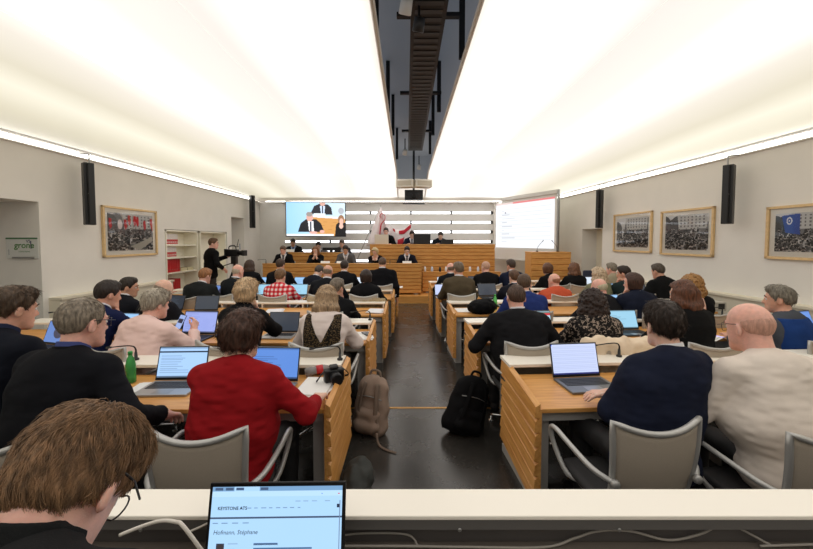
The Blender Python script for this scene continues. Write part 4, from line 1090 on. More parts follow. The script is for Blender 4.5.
def mic(loc, rz, lab, fl=1):
    e = empty('microphone', loc, rz); tag(e, lab, 'microphone', 'desk microphones')
    MB().lathe([(.022, 0), (.022, .012), (.012, .016), (.010, .06)], n=12).build('base', black_plastic, e, smooth=True)
    MB().tube([(0, 0, .055), (0, 0, .085), (-fl*.02, 0, .108), (-fl*.08, 0, .112), (-fl*.20, 0, .10)], [.008, .006, .005, .005, .004], 8, 5).build('neck', black_metal, e, smooth=True)
    MB().tube([(-fl*.195, 0, .1005), (-fl*.235, 0, .096)], [.007, .009], 10).build('head', black_plastic, e, smooth=True)
def papers(loc, rz, lab, n=3, w=.21, h=.297, c=(236, 234, 230)):
    m = MB(); rs = random.Random(lab)
    for k in range(n):
        m.obox((rs.uniform(-.015, .015), rs.uniform(-.015, .015), .002+k*.004), (w, h, .0035), (0, 0, rs.uniform(-.12, .12)))
    o = m.build('papers', mat('paper%02x' % c[0], c, .8), None, loc, (0, 0, rz)); tag(o, lab, 'papers', 'papers on the desks')
def bottle(loc, rot, c, lab, label_c=None, cap=(30, 130, 60)):
    e = empty('bottle', loc); e.rotation_euler = rot; tag(e, lab, 'bottle')
    m, nt, b = nmat('pet_%02x%02x' % (c[0], c[1])); b.inputs['Base Color'].default_value = (*lin(c), 1); b.inputs['Roughness'].default_value = .12; b.inputs['Transmission Weight'].default_value = .55; b.inputs['IOR'].default_value = 1.3
    MB().lathe([(.02, .001), (.031, .004), (.032, .05), (.029, .07), (.032, .09), (.032, .13), (.022, .175), (.013, .195), (.013, .206)], n=18).build('flask', m, e, smooth=True)
    MB().lathe([(.0155, .204), (.0155, .225), (.013, .227)], n=14).build('cap', mat('cap%02x' % cap[0], cap, .4), e, smooth=True)
    if label_c: MB().lathe([(.0327, .085), (.0327, .135)], n=18).build('label', mat('lab%02x' % label_c[0], label_c, .5), e, smooth=True)
# ------------------------------------------------------------------ the delegates
S_ = dict
person('A', 83, 322, 1.88, 'grey-haired man with glasses in a black suit, back to us beside the woman in red', col=(23, 24, 30), mkey='near_black', hair='crop', hcol=(144, 132, 116), sk='pink', b=16, tb=8, lean=14, pitch=8, arms=('lap', (.38, .30, .76)), collar=(70, 80, 132), glasses=(30, 30, 34), fat=1.12, sw=1.12, strands=3600, face=1, hs=1.08)
person('B', 14, 308, 2.08, 'dark-haired man in a dark navy suit at the far left edge, head turned right', col=(26, 29, 40), mkey='ink', hair='short', hcol=(76, 60, 46), sk='warm', b=22, tb=10, lean=16, pitch=10, arms=('desk', (.22, .46, .84)), collar=(40, 46, 70), strands=2200, face=1, sw=1.08)
person('C', 243, 335, 1.92, 'short dark-haired woman in a red blouse at the nearest left desk', top='blouse', col=(146, 22, 28), mkey='red_blouse', hair='pixie', hcol=(66, 44, 34), sk='light', b=24, tb=6, lean=8, pitch=12, sex='f', fat=1.30, sw=1.2, arms=((-.14, .38, .765), (.34, .34, .77)), strands=2600, wr=.008, face=1, collar=(146, 22, 28))
person('D', 664, 325, 2.06, 'dark-haired man in a navy suit at the nearest right desk, arms folded on it', col=(32, 38, 60), mkey='navy_near', hair='short', hcol=(46, 36, 30), sk='light', b=6, tb=-8, lean=14, pitch=4, arms='fold', collar=(232, 232, 234), sw=1.2, fat=1.05, strands=3600, face=1, side=.22, hs=1.08)
person('E', 749, 326, 2.0, 'bald man with glasses in a white shirt at the nearest right desk', top='shirt', col=(224, 212, 200), mkey='white_shirt', hair='fringe', hcol=(204, 156, 136), sk='pink', b=-8, tb=-4, lean=18, pitch=12, arms=((-.16, .36, .80), (.05, .40, .78)), fat=1.45, sw=1.18, glasses=(60, 50, 44), wr=.006, face=1, hs=1.1)
person('F', 156, 304, 3.22, 'man with wavy silver hair in a pale pink shirt holding up a phone', top='shirt', col=(238, 206, 198), mkey='pink_shirt', hair='full', hcol=(176, 166, 150), sk='pink', b=28, tb=16, lean=18, pitch=10, arms=('desk', 'phone'), fat=1.4, sw=1.15, wr=.009, collar=(28, 30, 44), strands=1500)
person('G', 108, 294, 3.35, 'man in a blue suit resting his cheek on his hand, beside the pink shirt', col=(28, 38, 82), mkey='royal', hair='short', hcol=(38, 30, 26), sk='warm', b=28, tb=10, lean=20, pitch=12, arms=('desk', 'chin'))
person('H', 129, 287, 4.6, 'bearded man in a dark suit looking right, by the left wall', col=(30, 33, 42), hair='short', hcol=(42, 36, 32), sk='tan', b=65, tb=25, lean=8, face=1)
person('I', 164, 289, 4.35, 'balding man in a dark suit just behind the silver-haired man', col=(30, 31, 38), hair='fringe', hcol=(150, 136, 120), sk='light', b=40, tb=15, lean=16, pitch=12)
person('J', 247, 293, 3.3, 'woman with short blonde hair in a black jacket, in the second left row', col=(22, 22, 24), mkey='black_wool', hair='pixie', hcol=(208, 178, 140), sk='light', b=18, tb=8, lean=12, sex='f', arms=('desk', 'chin'), strands=1500, collar=(22, 22, 24))
person('K', 327, 298, 3.3, 'woman with long blonde hair in a white blouse and patterned waistcoat', top='blouse', col=(226, 212, 206), mkey='cream_blouse', hair='long', hcol=(178, 150, 118), sk='light', b=0, lean=14, pitch=16, sex='f', arms='desk', extra='vest', strands=1500, wr=.008)
person('L', 280.5, 276.5, 5.85, 'man in a red and white checked shirt, seen from behind', top='shirt', col=(226, 92, 98), mkey='plaid', hair='short', hcol=(104, 78, 54), sk='light', b=6, lean=10)
person('M', 337, 288, 4.55, 'grey-haired man in black right of the long blonde hair', col=(24, 25, 29), hair='short', hcol=(104, 94, 82), sk='warm', b=25, tb=10, lean=14, pitch=8, arms=('desk', 'chin'), collar=(30, 30, 34))
person('N', 366, 277, 5.9, 'woman with dark shoulder-length hair in a black jacket before the fur coat', top='sweater', col=(26, 26, 29), mkey='black_knit', hair='bob', hcol=(44, 32, 28), b=-4, sex='f', lean=10, sw=1.15)
person('O', 205, 276, 5.8, 'red-haired man in a charcoal suit, seen from behind below the bookcase', col=(40, 44, 46), mkey='charcoal', hair='short', hcol=(140, 96, 62), sk='pink', b=20, tb=6, lean=22, pitch=16, sw=1.1)
person('Pp', 238, 271.5, 6.0, 'bald man in a dark suit sitting below the video camera', col=(36, 40, 46), hair='fringe', hcol=(190, 176, 156), sk='pink', b=24, tb=14, lean=12, pitch=10)
person('Q', 250, 265.5, 7.4, 'woman with long dark brown hair in black, right of the video camera', top='sweater', col=(26, 26, 29), hair='long', hcol=(58, 42, 32), b=15, sex='f', lean=8)
person('R', 280.5, 265, 7.35, 'man with brown hair in a black suit just beyond the checked shirt', col=(24, 25, 30), hair='short', hcol=(62, 46, 36), sk='warm', b=8)
person('S', 319, 271.5, 7.3, 'stooping man in a dark navy suit with his head bowed, left of the balding man', col=(34, 38, 50), hair='short', hcol=(70, 62, 56), b=30, tb=20, lean=24, pitch=35)
person('T', 328, 272, 6.0, 'balding grey man in a dark suit, in the fourth left row', col=(32, 36, 42), hair='fringe', hcol=(128, 112, 96), sk='warm', b=4, lean=16, pitch=14, sw=1.05)
person('U', 344.5, 266.5, 7.35, 'dark-haired man in a black suit facing the dais, left of the broad man', col=(24, 25, 30), hair='short', hcol=(48, 38, 32), b=0)
person('V', 382.5, 263, 7.3, 'broad man in a black suit at the aisle, left arm of the farthest left row', col=(20, 21, 25), mkey='jet', hair='crop', hcol=(84, 66, 54), sk='warm', b=0, sw=1.22, fat=1.2, lean=14, pitch=10, arms=('desk', 'down'))
person('W', 516, 297, 3.3, 'broad man with thinning brown hair in a black suit, second right row by the aisle', col=(36, 36, 39), mkey='black_suit', hair='crop', hcol=(78, 60, 50), sk='pink', b=2, tb=-2, lean=12, pitch=6, sw=1.2, fat=1.2, arms='wide', strands=900, wr=.007)
person('X', 592, 302, 3.35, 'woman with dark curly hair in a black floral dress', top='blouse', col=(24, 22, 22), mkey='floral', hair='curlylong', hcol=(44, 32, 28), b=4, sex='f', lean=14, sw=1.15, fat=1.1, hs=.92)
person('Y', 682, 294, 3.25, 'woman with long chestnut hair in black behind the navy suit', top='sweater', col=(24, 24, 26), hair='wavy', hcol=(84, 52, 36), b=-20, sex='f', lean=10, face=1)
person('Z', 779, 299, 3.3, 'grey-haired man in a blue gilet, in profile facing left', top='sweater', col=(76, 80, 88), mkey='slate', hair='short', hcol=(132, 126, 114), sk='warm', b=-44, tb=-14, lean=8, pitch=2, extra='gilet', collar=(66, 72, 84), face=1, strands=900)
person('AA', 524, 284, 4.55, 'man with brown hair in a bright blue suit, third right row', col=(38, 54, 112), mkey='bright_blue', hair='short', hcol=(78, 60, 46), sk='pink', b=10, tb=0, lean=12, pitch=8, sw=1.1)
person('AB', 514, 277.5, 6.0, 'brown-haired man mostly hidden by the man in the bright blue suit', col=(34, 36, 46), hair='short', hcol=(84, 60, 44), b=-12)
person('BB', 554, 280.5, 5.9, 'bald man in an orange pullover in the fourth right row', top='sweater', col=(200, 90, 62), mkey='orange', hair='fringe', hcol=(160, 110, 84), sk='pink', b=-30, tb=-6, lean=10, pitch=4, sw=1.1, fat=1.1, face=1)
person('CC', 599, 287.5, 4.65, 'old man with white fringe and pink crown in a dark jacket behind the curly hair', col=(38, 38, 42), hair='fringe', hcol=(206, 196, 168), sk='pink', b=-30, tb=0, lean=16, pitch=14, collar=(34, 36, 44))
person('DD', 597.5, 275, 6.0, 'woman with pale curly hair in an olive top', top='sweater', col=(122, 124, 98), mkey='olive', hair='curlylong', hcol=(200, 178, 150), b=-30, sex='f', lean=10)
person('EE', 611.5, 269, 7.2, 'grey-haired man in a beige jacket in the far right row', col=(158, 148, 126), mkey='beige', hair='short', hcol=(136, 128, 114), sk='pink', b=-30, tb=-10, collar=(170, 160, 140))
person('FF', 623.5, 273.5, 5.9, 'dark-haired person in a dark green top with a hand at the mouth', top='sweater', col=(38, 54, 56), mkey='bottle', hair='short', hcol=(40, 30, 26), sk='warm', b=-50, tb=-10, lean=14, arms=('chin', 'desk'), face=1)
person('GG', 632.5, 282.5, 4.55, 'brown bob-haired person in a navy jacket, chin propped on the hand', col=(32, 38, 58), mkey='navy_mid', hair='bob', hcol=(62, 42, 34), sk='pink', b=-40, tb=-8, sex='f', lean=16, arms=('chin', 'desk'), sw=1.2, face=1, collar=(32, 38, 58))
person('HH', 658, 271, 6.05, 'man with dark grey hair in black near the right wall, below the middle photograph', col=(24, 25, 28), hair='short', hcol=(72, 64, 56), sk='warm', b=-18, tb=-14, lean=14, pitch=14, arms='wide', sw=1.1, collar=(30, 30, 34))
person('II', 691.5, 284.5, 4.5, 'woman with wavy golden brown hair in a black dress with an open back', top='blouse', col=(22, 22, 24), mkey='black_dress', hair='curlylong', hcol=(142, 104, 60), b=6, sex='f', lean=8, extra='slit', sw=1.05)
person('JJ', 458.5, 269.5, 5.95, 'grey-brown haired man in an olive brown jacket before an empty chair back', col=(84, 74, 58), mkey='tweed', hair='short', hcol=(100, 86, 70), sk='warm', b=-20, tb=0, lean=6, sw=1.02)
person('KK', 450.5, 268.5, 7.3, 'man half hidden behind the olive brown jacket, only forehead and shoulder showing', col=(28, 30, 36), hair='fringe', hcol=(120, 100, 84), sk='pink', b=-15)
person('LL', 485.5, 267, 7.3, 'bald man in a black sweater in the farthest right row', top='sweater', col=(20, 20, 22), mkey='black_knit', hair='buzz', hcol=(196, 156, 134), sk='pink', b=-28, tb=-4, sw=1.05, face=1)
person('MM', 511, 265.5, 7.3, 'dark-haired man in a navy jacket in the farthest right row, left of the lectern', col=(32, 40, 66), mkey='navy_mid2', hair='short', hcol=(62, 50, 42), sk='warm', b=-25, tb=-10)
person('NN', 547.5, 269, 7.3, 'woman with a brown bob in black, seen before the lectern', top='sweater', col=(22, 22, 24), hair='bob', hcol=(88, 58, 40), b=-10, tb=-20, sex='f', lean=14)
person('OO', 573.5, 269, 7.2, 'woman with long brown hair in black right of the lectern', top='sweater', col=(24, 24, 26), hair='wavy', hcol=(98, 66, 46), b=-6, sex='f')
person('FG', 72, 485, .63, 'brown-haired man with glasses in the left foreground, wearing a dark ribbed jumper', top='sweater', col=(40, 41, 42), mkey='ribbed', hair='fg', hcol=(122, 94, 68), hkey='fg_brown', sk='pink', b=-3, tb=0, lean=42, pitch=55, neck=.045, nl=.55, arms=('desk', 'desk'), floor=.12, collar=(36, 37, 38), glasses=(16, 16, 18), strands=9000, armz=.0, sw=1.1, face=1)
# the dais
def dais(key, px, py, d, fl, label, **k):
    k.setdefault('arms', 'desk'); k.setdefault('lean', 14); k.setdefault('pitch', 22)
    b = k.pop('b', 0); person(key, px, py, d, label, floor=fl, front=True, b=180+b, tb=180, **k)
dais('a', 283, 250, 10.62, .2, 'man in a black suit and tie reading at the left end of the front bench', hcol=(92, 74, 60), tie=(40, 42, 60), col=(20, 20, 24), sk='pink')
dais('b_', 315.5, 250.5, 10.62, .2, 'woman with brown hair in black, hands clasped before her mouth on the front bench', hair='wavy', hcol=(120, 84, 58), sex='f', top='sweater', col=(20, 20, 23), arms='clasp', lean=16)
dais('c', 345.5, 249.5, 10.62, .2, 'dark-haired man in a grey suit looking down at the front bench', hcol=(42, 34, 30), col=(88, 88, 90), mkey='mid_grey', tie=(170, 170, 176), sk='tan', pitch=26)
dais('d', 375, 252, 10.62, .2, 'woman with short blonde hair in black looking down at the front bench', hair='pixie', hcol=(206, 184, 140), sex='f', top='sweater', col=(22, 22, 26), b=20, pitch=30, arms='chin')
dais('e', 407, 250.5, 10.62, .2, 'man with glasses in a navy suit at the right end of the front bench', hcol=(46, 38, 34), col=(30, 36, 50), mkey='navy_mid3', tie=(30, 32, 44), glasses=(20, 20, 22))
dais('f', 293, 242.5, 11.72, .5, 'man in a dark suit and pale blue shirt directly below the television', hcol=(40, 34, 32), col=(26, 28, 34), collar=(170, 190, 226), tie=(70, 90, 140), sk='tan')
dais('g', 318.5, 245.5, 11.72, .5, 'dark-haired person behind the clasped-hands woman, only the head showing', hcol=(44, 36, 34), col=(120, 120, 124), mkey='pale_grey', pitch=26)
dais('h', 342, 243.5, 11.72, .5, 'grey-haired man behind the black monitor on the second tier', hcol=(96, 86, 78), col=(56, 56, 60), pitch=20, b=14)
dais('i', 386, 231.5, 11.72, .85, 'man with glasses in a black suit behind the beige box on the tribune', hcol=(58, 46, 40), col=(20, 20, 24), glasses=(20, 20, 22), sk='pink', pitch=12)
dais('j', 412, 234.5, 11.72, .85, 'man in a navy suit at the middle of the tribune beside the black monitor', hcol=(46, 36, 34), col=(30, 38, 62), mkey='navy_mid4', tie=(40, 40, 50), pitch=24)
dais('k', 440.5, 235.5, 11.72, .85, 'man in a dark pullover at the right end of the tribune looking down', top='sweater', hcol=(54, 46, 42), col=(26, 30, 40), pitch=28)
EXPO = 0.8
# ------------------------------------------------------------------ cameraman and camera
person('CAM', 213.5, 243.5, 8.25, 'cameraman in a black sweatshirt standing behind a video camera at the bookcase', top='sweater', col=(18, 18, 20), mkey='black_sweat', hair='short', hcol=(86, 62, 44), sk='pink', b=72, tb=42, lean=4, pitch=4, stand=True, arms=((-.10, .46, 1.36), (.24, .20, 1.08)), face=1, sw=1.12)
cp = P(236, 256, 8.45)
e = empty('tripod', (cp.x-.04, 8.45, 0)); tag(e, 'black camera tripod below the video camera', 'tripod')
MB().tube([(0, 0, .75), (0, 0, cp.z-.17)], .03, 10).build('column', black_metal, e, smooth=True)
MB().box((-.06, -.06, cp.z-.19), (.06, .06, cp.z-.012)).build('head', black_plastic, e, bevel=.01)
for k in range(3):
    a = R(30+120*k); l = MB().tube([(0, 0, cp.z-.28), (math.cos(a)*.22, math.sin(a)*.22, .75), (math.cos(a)*.38, math.sin(a)*.38, .012)], [.03, .026, .018], 8).build('leg', black_metal, e)
MB().tube([(0, 0, cp.z-.15), (-.2, -.05, cp.z-.22), (-.36, -.06, cp.z-.28)], .010).build('pan_handle', black_metal, e)
e = empty('video_camera', (cp.x-.02, 8.45, cp.z-.0), R(-8)); tag(e, 'black professional video camera on the tripod, lens to the right', 'camera')
e.scale = (.72, .95, 1.2)
MB().box((-.30, -.06, -.01), (.10, .06, .13)).box((-.36, -.05, .0), (-.30, .05, .14)).build('body', black_plastic, e, bevel=.012)
MB().lathe([(.035, 0), (.045, .02), (.045, .12), (.055, .14), (.055, .2), (.048, .2)], (.10, 0, .06), 18, Matrix.Rotation(R(90), 3, 'Y')).build('lens', black_metal, e, smooth=True)
MB().obox((.34, 0, .06), (.08, .13, .11), (0, 0, 0)).build('lens_hood', black_plastic, e, bevel=.006)
MB().tube([(-.22, 0, .13), (-.2, 0, .19), (.0, 0, .20), (.04, 0, .13)], .014, 8, 3).build('carry_handle', black_plastic, e, smooth=True)
MB().obox((.28, -.12, .19), (.16, .02, .11), (0, 0, R(-50))).build('monitor', mat('cam_screen', (120, 140, 170), .2), e)
MB().tube([(.08, -.02, .18), (.14, -.04, .26), (.18, -.05, .33)], .008).build('microphone', black_plastic, e)
MB().tube([(.05, 0, .18), (.22, -.11, .19)], .008).build('monitor_arm', black_metal, e)

# ------------------------------------------------------------------ chairs under everyone seated
NM = {k: v[4] for k, v in PEOPLE.items()}
for k, (body, loc, yaw, fl, lab) in list(PEOPLE.items()):
    if k == 'CAM': continue
    o = {'C': (-.03, -.02, .14), 'A': (-.0, -.0, 0), 'D': (-.17, .0, -.05), 'E': (-.12, 0, .05)}.get(k, (0, 0, 0))
    sub = lab.split(',')[0]
    chair(loc.x+o[0], loc.y+o[1], yaw+o[2], 'grey-framed mesh chair under the ' + ' '.join(sub.split()[:10]), fl)

# ------------------------------------------------------------------ on the left desks
def lp(px, py, d, kind, lab, rz=0, tilt=20, w=.33, seed=0, body=None, row=None):
    x, y, z = on_desk(px, py, d); return laptop((x, y, .7005), rz, kind, lab, tilt, w, seed, body)
dk = mat('laptop_dark', (40, 41, 44), .4, .3)
lp(180, 372, 2.52, 'doc', 'open silver laptop before the grey-haired man and left of the woman in red', R(2), 16, .36)
lp(273, 374, 2.5, 'blue', 'open laptop with a blue page right of the woman in red', R(-3), 16, .36, 3)
lp(198, 336, 3.78, 'violet', 'dark laptop with a violet text page in front of the pink shirt', R(-4), 18, .38, 2, dk)
lp(283, 333, 3.86, 'off', 'grey laptop with a dark screen between the blonde women', R(-2), 18, .34, 5)
lp(206, 313, 5.1, 'off', 'dark grey laptop with blank screen on the third left row', R(4), 20, .33, 6, dk)
lp(172, 305, 5.15, 'dark', 'black laptop standing on the third left row by the wall below the red binders', R(-8), 20, .33, 7, dk)
lp(121, 335, 3.85, 'sky', 'laptop mostly hidden behind the man in the blue suit', R(-6), 20, .33, 8, dk)
lp(54, 335, 3.4, 'photo', 'laptop showing a photo at the left wall beyond the dark-haired man', R(-14), 20, .34, 9, dk)
lp(220, 293, 6.35, 'photo', 'small laptop with a bright picture before the red-haired man', R(-10), 20, .32, 10, dk)
lp(261, 290, 6.5, 'cyan', 'laptop with a pale cyan screen left of the checked shirt', R(-2), 20, .33, 11)
lp(298, 290, 6.5, 'cyan', 'laptop with a pale screen right of the checked shirt', R(-2), 20, .33, 12)
lp(301, 283, 7.8, 'sky', 'laptop with a light blue page beyond the checked shirt in the farthest left row', R(-2), 20, .33, 13)
lp(264, 284, 7.8, 'sky', 'laptop with a light blue page before the long-haired woman in the farthest left row', R(0), 20, .33, 14)
lp(361, 283, 7.8, 'white', 'laptop with a white page between the dark-haired man and the broad man', R(4), 20, .33, 15)
# right desks
lp(577, 378, 2.58, 'pale', 'open grey laptop with a pale spreadsheet before the navy suit', R(6), 15, .37, 20, mat('laptop_grey', (118, 120, 122), .4, .5))
lp(538, 335, 3.86, 'red', 'laptop with a red banner on screen between the broad man and the floral dress', R(8), 18, .36, 21)
lp(625, 332, 3.98, 'cyan', 'dark laptop with a teal page right of the floral dress', R(4), 20, .34, 22, dk)
lp(488, 298, 6.45, 'off', 'black laptop open at the empty seat in the fourth right row', R(10), 22, .36, 23, dk)
lp(444, 289, 6.45, 'pale', 'laptop with a pale violet page left of the olive brown jacket', R(6), 18, .33, 24)
lp(445, 283, 7.75, 'white', 'laptop with a white page at the aisle end of the farthest right row', R(4), 18, .34, 25)
lp(500, 283, 7.8, 'blue', 'laptop with a blue page between the bald man in black and the navy jacket', R(10), 20, .34, 26)
lp(587, 282, 7.85, 'white', 'laptop with a white page right of the long brown hair before the lectern', R(5), 20, .33, 27)
lp(612, 291, 6.6, 'sky', 'laptop with a light blue page before the hand-at-mouth person', R(14), 20, .33, 28)
lp(612, 306, 5.2, 'sky', 'laptop with a light blue page right of the old man with white fringe', R(14), 20, .33, 29)
lp(640, 289, 6.6, 'off', 'black laptop with dark screen left of the man by the right wall', R(12), 22, .36, 30, dk)
lp(808, 330, 3.85, 'blue', 'laptop with a blue page at the right picture edge beyond the gilet', R(18), 20, .36, 31, dk)
lp(476, 283, 7.9, 'off', 'dark closed-looking laptop screen left of the bald man in black', R(4), 18, .34, 32, dk)
def phone(px, py, d, lab, rz=0, c=(24, 24, 28), pos=None, rot=None, disp=None):
    e = empty('phone', pos or on_desk(px, py, d), rz); tag(e, lab, 'phone')
    if rot: e.rotation_euler = rot
    MB().box((-.036, -.075, 0), (.036, .075, .008)).build('case', mat('phone_%02x' % c[0], c, .3), e, bevel=.003)
    picture('display', disp if disp is not None else canvas(6, 12, (40, 44, 52)), .066, .14, attr_mat('laptop_display', 1.0), e, (0, 0, .0086), (R(-90), 0, 0))
im = canvas(16, 24, (196, 190, 240)); rect(im, 0, .3, .7, .6, (206, 90, 206))
phone(716, 327, 3.75, 'tablet phone with a violet page on the second right row beside the papers', R(20), disp=im)
im = canvas(14, 22, (150, 170, 220)); rect(im, .1, .3, .9, .6, (40, 40, 60))
b_, l_, y_, f_, _x = PEOPLE['F']
q = P(181, 322, 3.62); phone(0, 0, 0, 'phone held up by the man in the pink shirt', pos=(q.x, 3.62, q.z), rot=(R(62), R(8), R(-12)), disp=im)
phone(365, 332, 3.85, 'black phone on the pink papers beside the patterned waistcoat', R(30), pos=(P(367, 333, 3.8).x, 3.8, .716))
bottle(on_desk(131, 376, 2.52), (0, 0, 0), (90, 190, 110), 'green plastic bottle standing beside the laptop of the grey-haired man', None, (40, 150, 70))
bottle(on_desk(495, 307, 5.25), (0, 0, 0), (110, 210, 120), 'green plastic bottle on the third right row beside the broad man', None, (60, 170, 80))
p = on_desk(309, 389, 2.62); bottle((p[0]-.03, p[1], .734), (0, R(84), R(20)), (190, 186, 184), 'clear bottle with a red label lying on the nearest left desk', (196, 40, 48), (196, 44, 48))
papers(on_desk(318, 397, 2.42), R(-10), 'stack of white papers at the aisle end of the nearest left desk', 5)
papers(on_desk(362, 337, 3.75), R(6), 'pink and white papers beside the patterned waistcoat', 3, c=(236, 206, 204))
papers(on_desk(376, 309, 5.1), R(-8), 'white papers with a blue pen at the aisle end of the third left row', 4, c=(232, 232, 236))
papers(on_desk(275, 312, 5.1), R(12), 'white papers on the third left row before the blonde jacket', 4, c=(231, 231, 236))
papers(on_desk(322, 296, 6.4), R(2), 'white papers right of the checked shirt', 3, c=(235, 234, 232))
papers(on_desk(462, 304, 5.2), R(0), 'white sheet on the third right row beside the black bag', 1, c=(238, 237, 235))
papers(on_desk(700, 335, 3.7), R(30), 'spread of white papers on the second right row beside the bald man', 6, c=(234, 232, 226))
papers(on_desk(575, 297, 6.35), R(0), 'white papers on the fourth right row beside the orange pullover', 3, c=(237, 236, 233))
papers(on_desk(142, 385, 2.42), R(12), 'white note paper left of the nearest silver laptop', 2, .12, .17, c=(233, 232, 230))
papers(on_desk(398, 290, 7.8), R(0), 'white papers at the aisle end of the farthest left row', 2, c=(239, 238, 236))
def mouse(px, py, d, lab):
    e = empty('computer_mouse', on_desk(px, py, d), R(20)); tag(e, lab, 'mouse')
    V = Vol((-.05, -.07, -.01), (.05, .07, .06), .005); V.ell((0, 0, .008), (.032, .055, .026), 0); V.keep(lambda X, Y, Z: -Z); p, q = V.mesh(); np_obj('shell', p, q, mat('mouse_black', (30, 28, 30), .35), e)
    MB().box((-.004, .01, .032), (.004, .035, .037)).build('wheel', mat('mouse_red', (170, 30, 50), .4), e)
o = MB().box((-.16, -.11, 0), (.16, .11, .025)).build('folder', mat('folder_red', (190, 36, 44), .5), None, on_desk(503, 287, 7.75)); tag(o, 'red folder on the farthest right row beside the bald man in black', 'folder')
mouse(218, 335, 3.75, 'dark computer mouse with red wheel right of the violet laptop')
# camera / black bag on the desk ends
def soft_bag(name, loc, size, c, lab, cat='bag', seed=0, rz=0):
    V = Vol(-A(*size)*.8, A(*size)*.8, .008); a, b, c3 = A(*size)/2
    V.ell((0, 0, 0), (a, b, c3), 0).ell((a*.3, b*.1, c3*.25), (a*.6, b*.7, c3*.7), .03).ell((-a*.45, -b*.1, -c3*.1), (a*.5, b*.8, c3*.6), .03)
    V.keep(lambda X, Y, Z: -c3*.8-Z); V.rough(.012, 22, seed); p, q = V.mesh()
    o = np_obj(name, p + A(0, 0, c3*.8), q, cloth('bag_%02x' % c[0], c, bump=.6), None, loc, (0, 0, rz)); tag(o, lab, cat); return o
e = empty('photo_camera', on_desk(334, 393, 2.5), R(25)); tag(e, 'black photo camera with strap lying on papers at the nearest left desk end', 'camera')
MB().box((-.07, -.03, .02), (.07, .03, .11)).box((-.03, -.03, .11), (.03, .03, .135)).build('body', black_plastic, e, bevel=.01)
MB().lathe([(.04, 0), (.04, .08), (.034, .08)], (0, -.03, .062), 18, Matrix.Rotation(R(90), 3, 'X')).build('lens', black_metal, e, smooth=True)
MB().tube([(-.07, 0, .1), (-.12, -.02, .05), (-.1, .06, .012), (.03, .09, .012), (.12, .05, .03), (.07, 0, .1)], .007, 6, 5, .4).build('strap', black_plastic, e, smooth=True)
soft_bag('bag', (P(482, 306, 4.98).x, 4.98, .7005), (.42, .28, .22), (26, 26, 28), 'black soft bag on the third right row by the green bottle', seed=3)
soft_bag('bag', (P(585, 368, 2.75).x+.75, 2.62, .616), (.30, .14, .13), (30, 30, 31), 'dark pouch under the ledge of the nearest right desk', seed=4)
# coats over chair backs
def coat(px, py, d, c, lab, w=.56, seed=0, fur=False):
    p = P(px, py, d); hw = w/2
    V = Vol((-hw-.1, -.16, -.45), (hw+.1, .16, .12), .010)
    V.cone(A(-hw+.05, 0, .0), A(hw-.05, 0, .0), .062, None, .02)
    for x in np.linspace(-hw+.05, hw-.05, 6): V.cone(A(x, .0, 0), A(x*1.02, -.055, -.34), .05, .042, .03)
    V.rough(.018, 14, seed); V.rough(.012 if fur else .006, 70 if fur else 34, seed+1); q = V.mesh()
    o = np_obj('coat', q[0], q[1], cloth('coat_%02x' % c[0], c, bump=.8 if fur else .3), None, p); tag(o, lab, 'coat'); return o
coat(619, 344.5, 2.96, (232, 212, 186), 'beige coat hung over the chair back of the woman in the floral dress', .62, 1)
coat(372, 301.5, 5.56, (170, 150, 118), 'tan fur coat over the chair back of the dark-haired woman in black', .44, 2, True)
coat(318, 299, 5.55, (176, 158, 132), 'light brown coat over an empty chair back left of the grey-haired man', .3, 3)
chair(P(465, 300, 5.72).x, 5.75, 0, 'empty grey mesh chair behind the olive brown jacket by the aisle') if False else None
# microphones on the ledges
def ml(px, py, d, rz, lab, fl=1):
    p = P(px, py, d); mic((p.x, d, .7775), rz, lab, fl)
ml(340, 358, 2.78, R(8), 'gooseneck microphone at the aisle end of the nearest left ledge')
ml(619, 357, 2.86, R(6), 'gooseneck microphone on the nearest right ledge before the beige coat')
ml(370, 321, 4.2, R(4), 'gooseneck microphone at the aisle end of the second left ledge')
ml(136, 358, 2.78, R(0), 'gooseneck microphone left of the nearest silver laptop')
ml(72, 318, 4.2, R(10), 'gooseneck microphone on the second left ledge by the wall', 1)
ml(165, 303, 5.5, R(10), 'gooseneck microphone on the third left ledge by the bookcase', 1)
ml(722, 316, 4.42, R(5), 'gooseneck microphone on the second right ledge before the golden-haired woman', 1)
# things on the right wall side
e = empty('desk_phone', (WR(4.9)-.5, 4.9, .7005)); e.location = (P(712, 312, 5.2).x, 5.2, .7005); tag(e, 'beige box unit with dark panel on the third right row by the wall', 'box')
MB().box((-.14, -.08, 0), (.14, .08, .13)).build('case', mat('unit_beige', (190, 184, 172), .5), e, bevel=.006); MB().box((.02, -.084, .03), (.11, -.08, .11)).build('panel', black_plastic, e)

